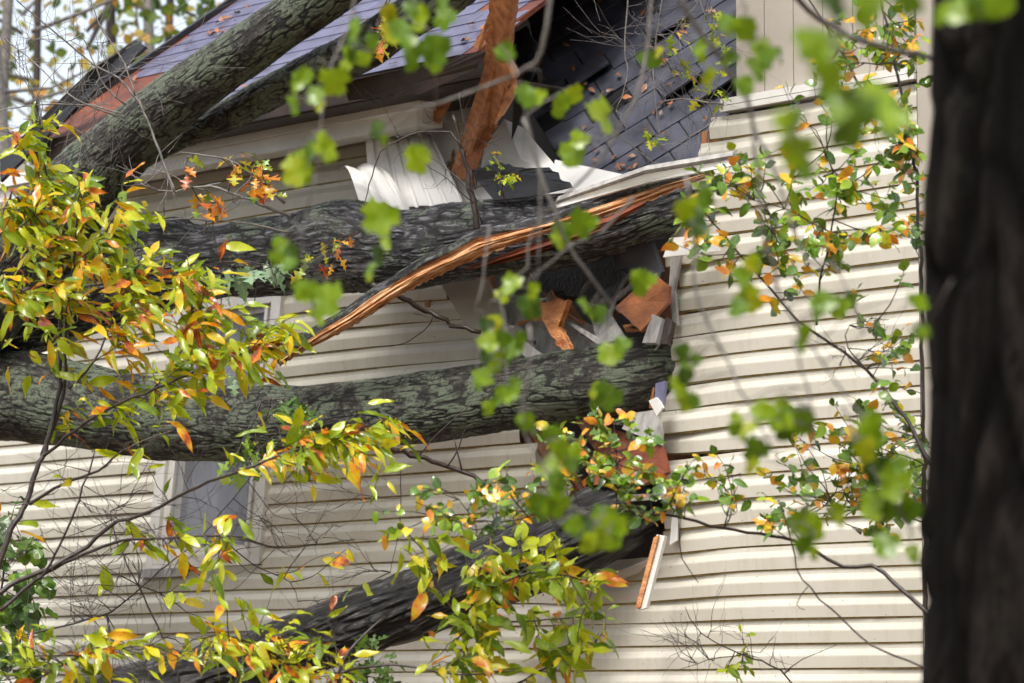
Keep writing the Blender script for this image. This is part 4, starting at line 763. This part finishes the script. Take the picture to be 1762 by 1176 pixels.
# ------------------------------------------------------------------ near, out of focus branches and leaves
GN = 'blurred branches hanging close to the camera'
def near(label, depth, branches, leaves, size=.09, bm='twig_grey', lm='lf_tulip'):
    root = plant('hanging_branch', label, 'branch', depth, branches, [], 'tulip', lm, size, bm=bm, group=GN)
    lv = Leaves(); tm = MB(); samp = np.concatenate([resample([P(*q[:2], depth) for q in b_[0]], [1]*len(b_[0]), .03)[0] for b_ in branches])
    for (x, y, rpx) in [(a+rnd(-.5, .5)*c*g, b_+rnd(-.6, .6)*c*g, c*k_) for a, b_, c in leaves for k_, g in ((1., 0), (.7, 1.9))[:2 if c < 34 else 1]]:
        p = P(x, y, depth+rnd(-.25, .25)); s = 1.8*rpx*depth/F
        ax = np.array([rnd(-.8, .8), rnd(-.3, .3), -1.]); ax /= np.linalg.norm(ax)
        fc = np.array([rnd(-.6, .6), -.75, rnd(.2, 1.)])
        st_ = p-ax*s*.5; lv.add(random.choice(['tulip', 'lobed']), st_, ax, fc, s*1.05, curl=rnd(-.2, .6), wd=rnd(.6, 1.15))
        q = samp[np.argmin(np.linalg.norm(samp-st_, axis=1))]; tube(tm, [q, (q+st_)/2+rn(.008)+ZZ*.01, st_], [.0016, .0012, .0009], 4, .04, cap=False)
    obj('twigs', tm, M[bm], root); obj('foliage', lv.build(), M[lm], root, smooth=True)
near('blurred grey vine looping over the roof with green leaves at top centre', 7.2,
 [([(955, -120), (948, 0), (934, 88), (907, 119), (869, 136), (791, 170), (720, 185)], 6, 2.5), ([(640, -100), (600, 40), (560, 150), (545, 300)], 3, 1.5), ([(760, -80), (700, 30), (640, 90)], 3, 1.5), ([(900, 170), (914, 245), (927, 306), (931, 375), (925, 470)], 3, 1.5), ([(545, 300), (520, 400), (530, 510)], 2, 1)],
 [(520, 135, 24), (575, 140, 26), (505, 180, 20), (545, 165, 20), (690, 60, 32), (750, 85, 30), (725, 30, 28), (640, 75, 22), (765, 30, 24), (600, 95, 20), (670, 25, 22), (610, 50, 24), (710, 100, 24), (530, 265, 30), (510, 295, 30), (560, 260, 22), (480, 425, 22), (505, 440, 24), (655, 375, 34), (718, 275, 26), (648, 222, 17), (562, 515, 34), (522, 500, 24), (545, 545, 20), (650, 440, 20), (640, 465, 16), (905, 165, 24), (870, 90, 20)])
near('blurred leaves hanging over the dark roof and the hole in the middle', 7.8,
 [([(1115, -100), (1118, 60), (1080, 200), (1010, 300), (920, 390), (907, 458), (869, 496), (859, 519), (873, 567), (870, 620)], 4, 2), ([(1090, 340), (1036, 397), (982, 424), (897, 496)], 4, 2), ([(900, 204), (950, 360), (989, 441), (1033, 499), (1067, 536)], 5, 3), ([(842, 390), (829, 485), (815, 533)], 3, 2), ([(1055, 520), (1040, 600), (1045, 690)], 2, 1)],
 [(965, 182, 25), (1035, 200, 36), (985, 265, 26), (1000, 385, 28), (970, 400, 24), (1122, 102, 18), (1108, 100, 14), (1100, 485, 25), (1030, 540, 18), (1005, 525, 16), (1050, 610, 22), (1045, 682, 26), (880, 490, 22), (910, 525, 24), (850, 560, 22), (880, 600, 24), (855, 625, 24), (840, 590, 20), (830, 650, 20), (860, 680, 20), (895, 585, 18)], .09)
near('blurred leaf cluster in front of the lower middle trunks', 7.0,
 [([(910, 560), (910, 662), (897, 730), (930, 800), (980, 870)], 3, 2), ([(980, 870), (1030, 900), (1060, 930)], 2, 1)],
 [(880, 680, 20), (905, 725, 18), (950, 750, 22), (965, 775, 24), (945, 805, 22), (960, 830, 20), (985, 790, 20), (925, 865, 24), (960, 870, 26), (1000, 905, 24), (1045, 915, 36), (1040, 890, 24), (1015, 930, 22)], .09)
near('blurred dark branch curving down past the siding edge with leaves', 6.6,
 [([(1150, -80), (1169, 0), (1196, 44), (1230, 88), (1268, 143), (1295, 204), (1298, 259), (1312, 400), (1332, 458), (1346, 526)], 6, 3), ([(1298, 221), (1325, 272), (1353, 357), (1390, 450), (1431, 451), (1462, 516), (1485, 574)], 4, 2), ([(1180, 300), (1193, 390), (1200, 519), (1244, 608), (1274, 669), (1298, 717), (1339, 790)], 4, 2), ([(1260, -60), (1290, 40), (1300, 70)], 3, 2)],
 [(1280, 50, 24), (1310, 85, 24), (1300, 120, 28), (1320, 100, 24), (1205, 82, 18), (1245, 40, 18), (1255, 100, 16), (1220, 130, 18), (1180, 360, 22), (1195, 385, 30), (1215, 340, 20), (1275, 480, 28), (1290, 515, 28), (1270, 530, 20), (1175, 608, 22), (1180, 640, 20), (1168, 665, 24), (1180, 690, 20)], .09)
near('blurred vine over the lower right siding with large green leaves', 6.4,
 [([(1330, 480), (1365, 560), (1400, 598), (1434, 656), (1485, 717), (1523, 731)], 3, 2), ([(1364, 590), (1380, 640), (1394, 700), (1400, 780), (1380, 900)], 3, 1.5), ([(1450, 700), (1480, 780), (1520, 840), (1560, 900)], 3, 2)],
 [(1385, 575, 20), (1405, 525, 18), (1445, 528, 22), (1420, 520, 20), (1578, 520, 20), (1270, 725, 22), (1300, 775, 26), (1325, 720, 28), (1370, 725, 30), (1350, 740, 22), (1500, 735, 26), (1490, 775, 24), (1510, 810, 30), (1540, 830, 36), (1530, 870, 36), (1500, 870, 26), (1570, 880, 24), (1375, 900, 24), (1400, 910, 24), (1385, 940, 22), (1525, 940, 26), (1440, 880, 20), (1570, 950, 16), (1290, 740, 20), (1550, 800, 22)], .09)
plant('bare_branch', 'blurred bough slanting across the top right behind the dark tree', 'branch', 7.4, [([(1250, -200), (1300, -120), (1366, 0), (1417, 34), (1502, 75), (1601, 102), (1700, 130), (1900, 160)], 7, 6)], [], 'tulip', 'lf_tulip', .08, bm='twig_dark', group=GN)
near('closest and most blurred leaves at the top right', 4.2,
 [([(1480, -160), (1455, -40), (1430, 90), (1432, 130), (1460, 180)], 3, 2), ([(1432, 130), (1375, 200), (1365, 240)], 3, 1.5)],
 [(1430, 90, 42), (1395, 75, 36), (1510, 185, 60), (1470, 200, 50), (1540, 210, 40), (1425, 130, 32), (1430, 175, 32), (1365, 210, 28), (1370, 260, 34), (1385, 290, 26), (1490, 10, 40), (1560, -5, 40), (1430, 0, 40)], .09)
near('blurred orange leaf and green leaves over the dark foreground trunk', 5.2,
 [([(1900, -160), (1760, -40), (1680, -20), (1600, -60)], 4, 2), ([(1640, 480), (1610, 530), (1588, 560)], 2, 1)],
 [(1660, 10, 34), (1720, -10, 40), (1640, 22, 26), (1700, 10, 30), (1583, 571, 17)], .09, bm='twig_dark')
# ------------------------------------------------------------------ the near trunk at the right
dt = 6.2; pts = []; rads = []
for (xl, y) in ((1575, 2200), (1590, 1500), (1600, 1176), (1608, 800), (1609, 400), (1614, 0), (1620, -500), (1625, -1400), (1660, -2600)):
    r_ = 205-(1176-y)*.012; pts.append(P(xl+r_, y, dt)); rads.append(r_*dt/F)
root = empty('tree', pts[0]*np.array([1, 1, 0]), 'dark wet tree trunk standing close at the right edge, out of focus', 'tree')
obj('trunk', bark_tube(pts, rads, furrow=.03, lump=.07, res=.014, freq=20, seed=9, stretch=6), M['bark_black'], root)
# ------------------------------------------------------------------ dead leaves lying on the roof and wreckage
lv = Leaves()
for i in range(150):
    x, y = rnd(190, 880), rnd(-5, 150)
    if i % 3 == 0: x, y = random.gauss(360, 40), random.gauss(40, 22)
    p = RP(x, y, .018); a, b_ = ruv(p)
    if a > u_end or b_ < .03 or a < u_rake+.2: continue
    lv.add('oak' if random.random() < .4 else 'long', p, U*rnd(-1, 1)+RS*rnd(-1, 1), RN+rn(.25), rnd(.03, .09), curl=rnd(-.3, .3))
for i in range(60):
    x, y = rnd(930, 1250), rnd(0, 300)
    if inpoly(x, y, CP): lv.add('oak' if i % 2 else 'long', hit(x, y, c0+cn*.03, cn), ga*rnd(-1, 1)+gb*rnd(-1, 1), cn+rn(.3), rnd(.03, .07))
obj('fallen_leaves', lv.build(), M['lf_brown'], None, 'small dead brown leaves scattered over the roof shingles', 'leaves', kind='stuff', smooth=True)
# ------------------------------------------------------------------ woods behind the house
def far_tree(label, px, base_d, lean, r0, crown, seed, lm='lf_far'):
    rg = random.Random(seed); b0 = P(px, 1000, base_d); b0[2] = 0
    root = empty('tree', b0, label, 'tree', 'trees behind the house')
    H = 15+rg.random()*5; top = b0+np.array([lean*H, 0, H])
    tk = MB(); pts = [b0+(top-b0)*t+np.array([math.sin(t*5+seed)*.25, 0, 0]) for t in np.linspace(0, 1, 9)]; tube(tk, pts, np.linspace(r0, r0*.25, 9), 10, .5); tk.sm = True; obj('trunk', tk, M['twig_grey'] if seed % 2 else M['twig_dark'], root)
    lv = Leaves(); tw = MB()
    for i in range(26):
        t = .2+.8*rg.random(); s0 = pts[0]+(pts[-1]-pts[0])*t; e = s0+np.array([rg.uniform(-1, 1)*3.2, rg.uniform(-1, 1)*2, rg.uniform(.2, 2.2)])
        tube(tw, [s0, (s0+e)/2+rn(.2), e], [.03, .015, .006], 5, .5)
        for j in range(crown):
            c = s0+(e-s0)*(.35+.65*rg.random())+rn(.45); lv.add('ovate', c, rn(1)+np.array([0, 0, -.5]), rn(.7)+np.array([0, -.6, .6]), rg.uniform(.12, .22))
    tw.sm = True; obj('branch', tw, M['twig_grey'], root); obj('crown', lv.build(), M[lm], root, smooth=True)
for i, (lb, px, d_, ln, r0, cr, lm) in enumerate([
 ('pale blurred trunk at the far upper left against white sky', 45, 38, -.02, .10, 5, 'lf_far'), ('pale slanting blurred trunk second from the left edge', 95, 44, -.05, .09, 10, 'lf_far'),
 ('dark leaning trunk rising behind the torn roof corner', 165, 34, -.16, .11, 12, 'lf_far'), ('straight dark blurred trunk left of the roof slope', 160, 46, .0, .12, 34, 'lf_far'),
 ('blurred yellow leaved tree above the roof slope', 250, 42, .01, .10, 56, 'lf_far'), ('blurred green leaved tree beside the upper roof slope', 310, 48, .0, .12, 60, 'lf_deep'),
 ('blurred tree behind the middle of the roof', 600, 46, 0, .14, 40, 'lf_far'), ('blurred tree behind the collapsed roof', 1000, 46, 0, .14, 40, 'lf_deep'), ('blurred tree behind the right end of the house', 1500, 44, 0, .14, 40, 'lf_far'),
 ('slim yellow blurred tree left of the yellow crown over the roof', 205, 52, .02, .09, 50, 'lf_far')]):
    far_tree(lb, px, d_, ln, r0, cr, i+3, lm)

# unseen foliage added behind and beside the camera to block low sky light
lv = Leaves()
for i in range(3600):
    a = rnd(-1.15*math.pi, .15*math.pi); R_ = rnd(13, 24); z = rnd(0, 1)**.8*15
    p = np.array([math.cos(a)*R_, 2+math.sin(a)*R_, z])
    if p[1] > 4 and abs(p[0]) < 9: continue
    lv.add('ovate', p, rn(1), rn(1), rnd(.5, .95), curl=.1, wd=1.3)
obj('sky_block_foliage', lv.build(), M['lf_deep'], None, 'unseen foliage mass added around the camera to block low sky light', kind='stuff', smooth=True)
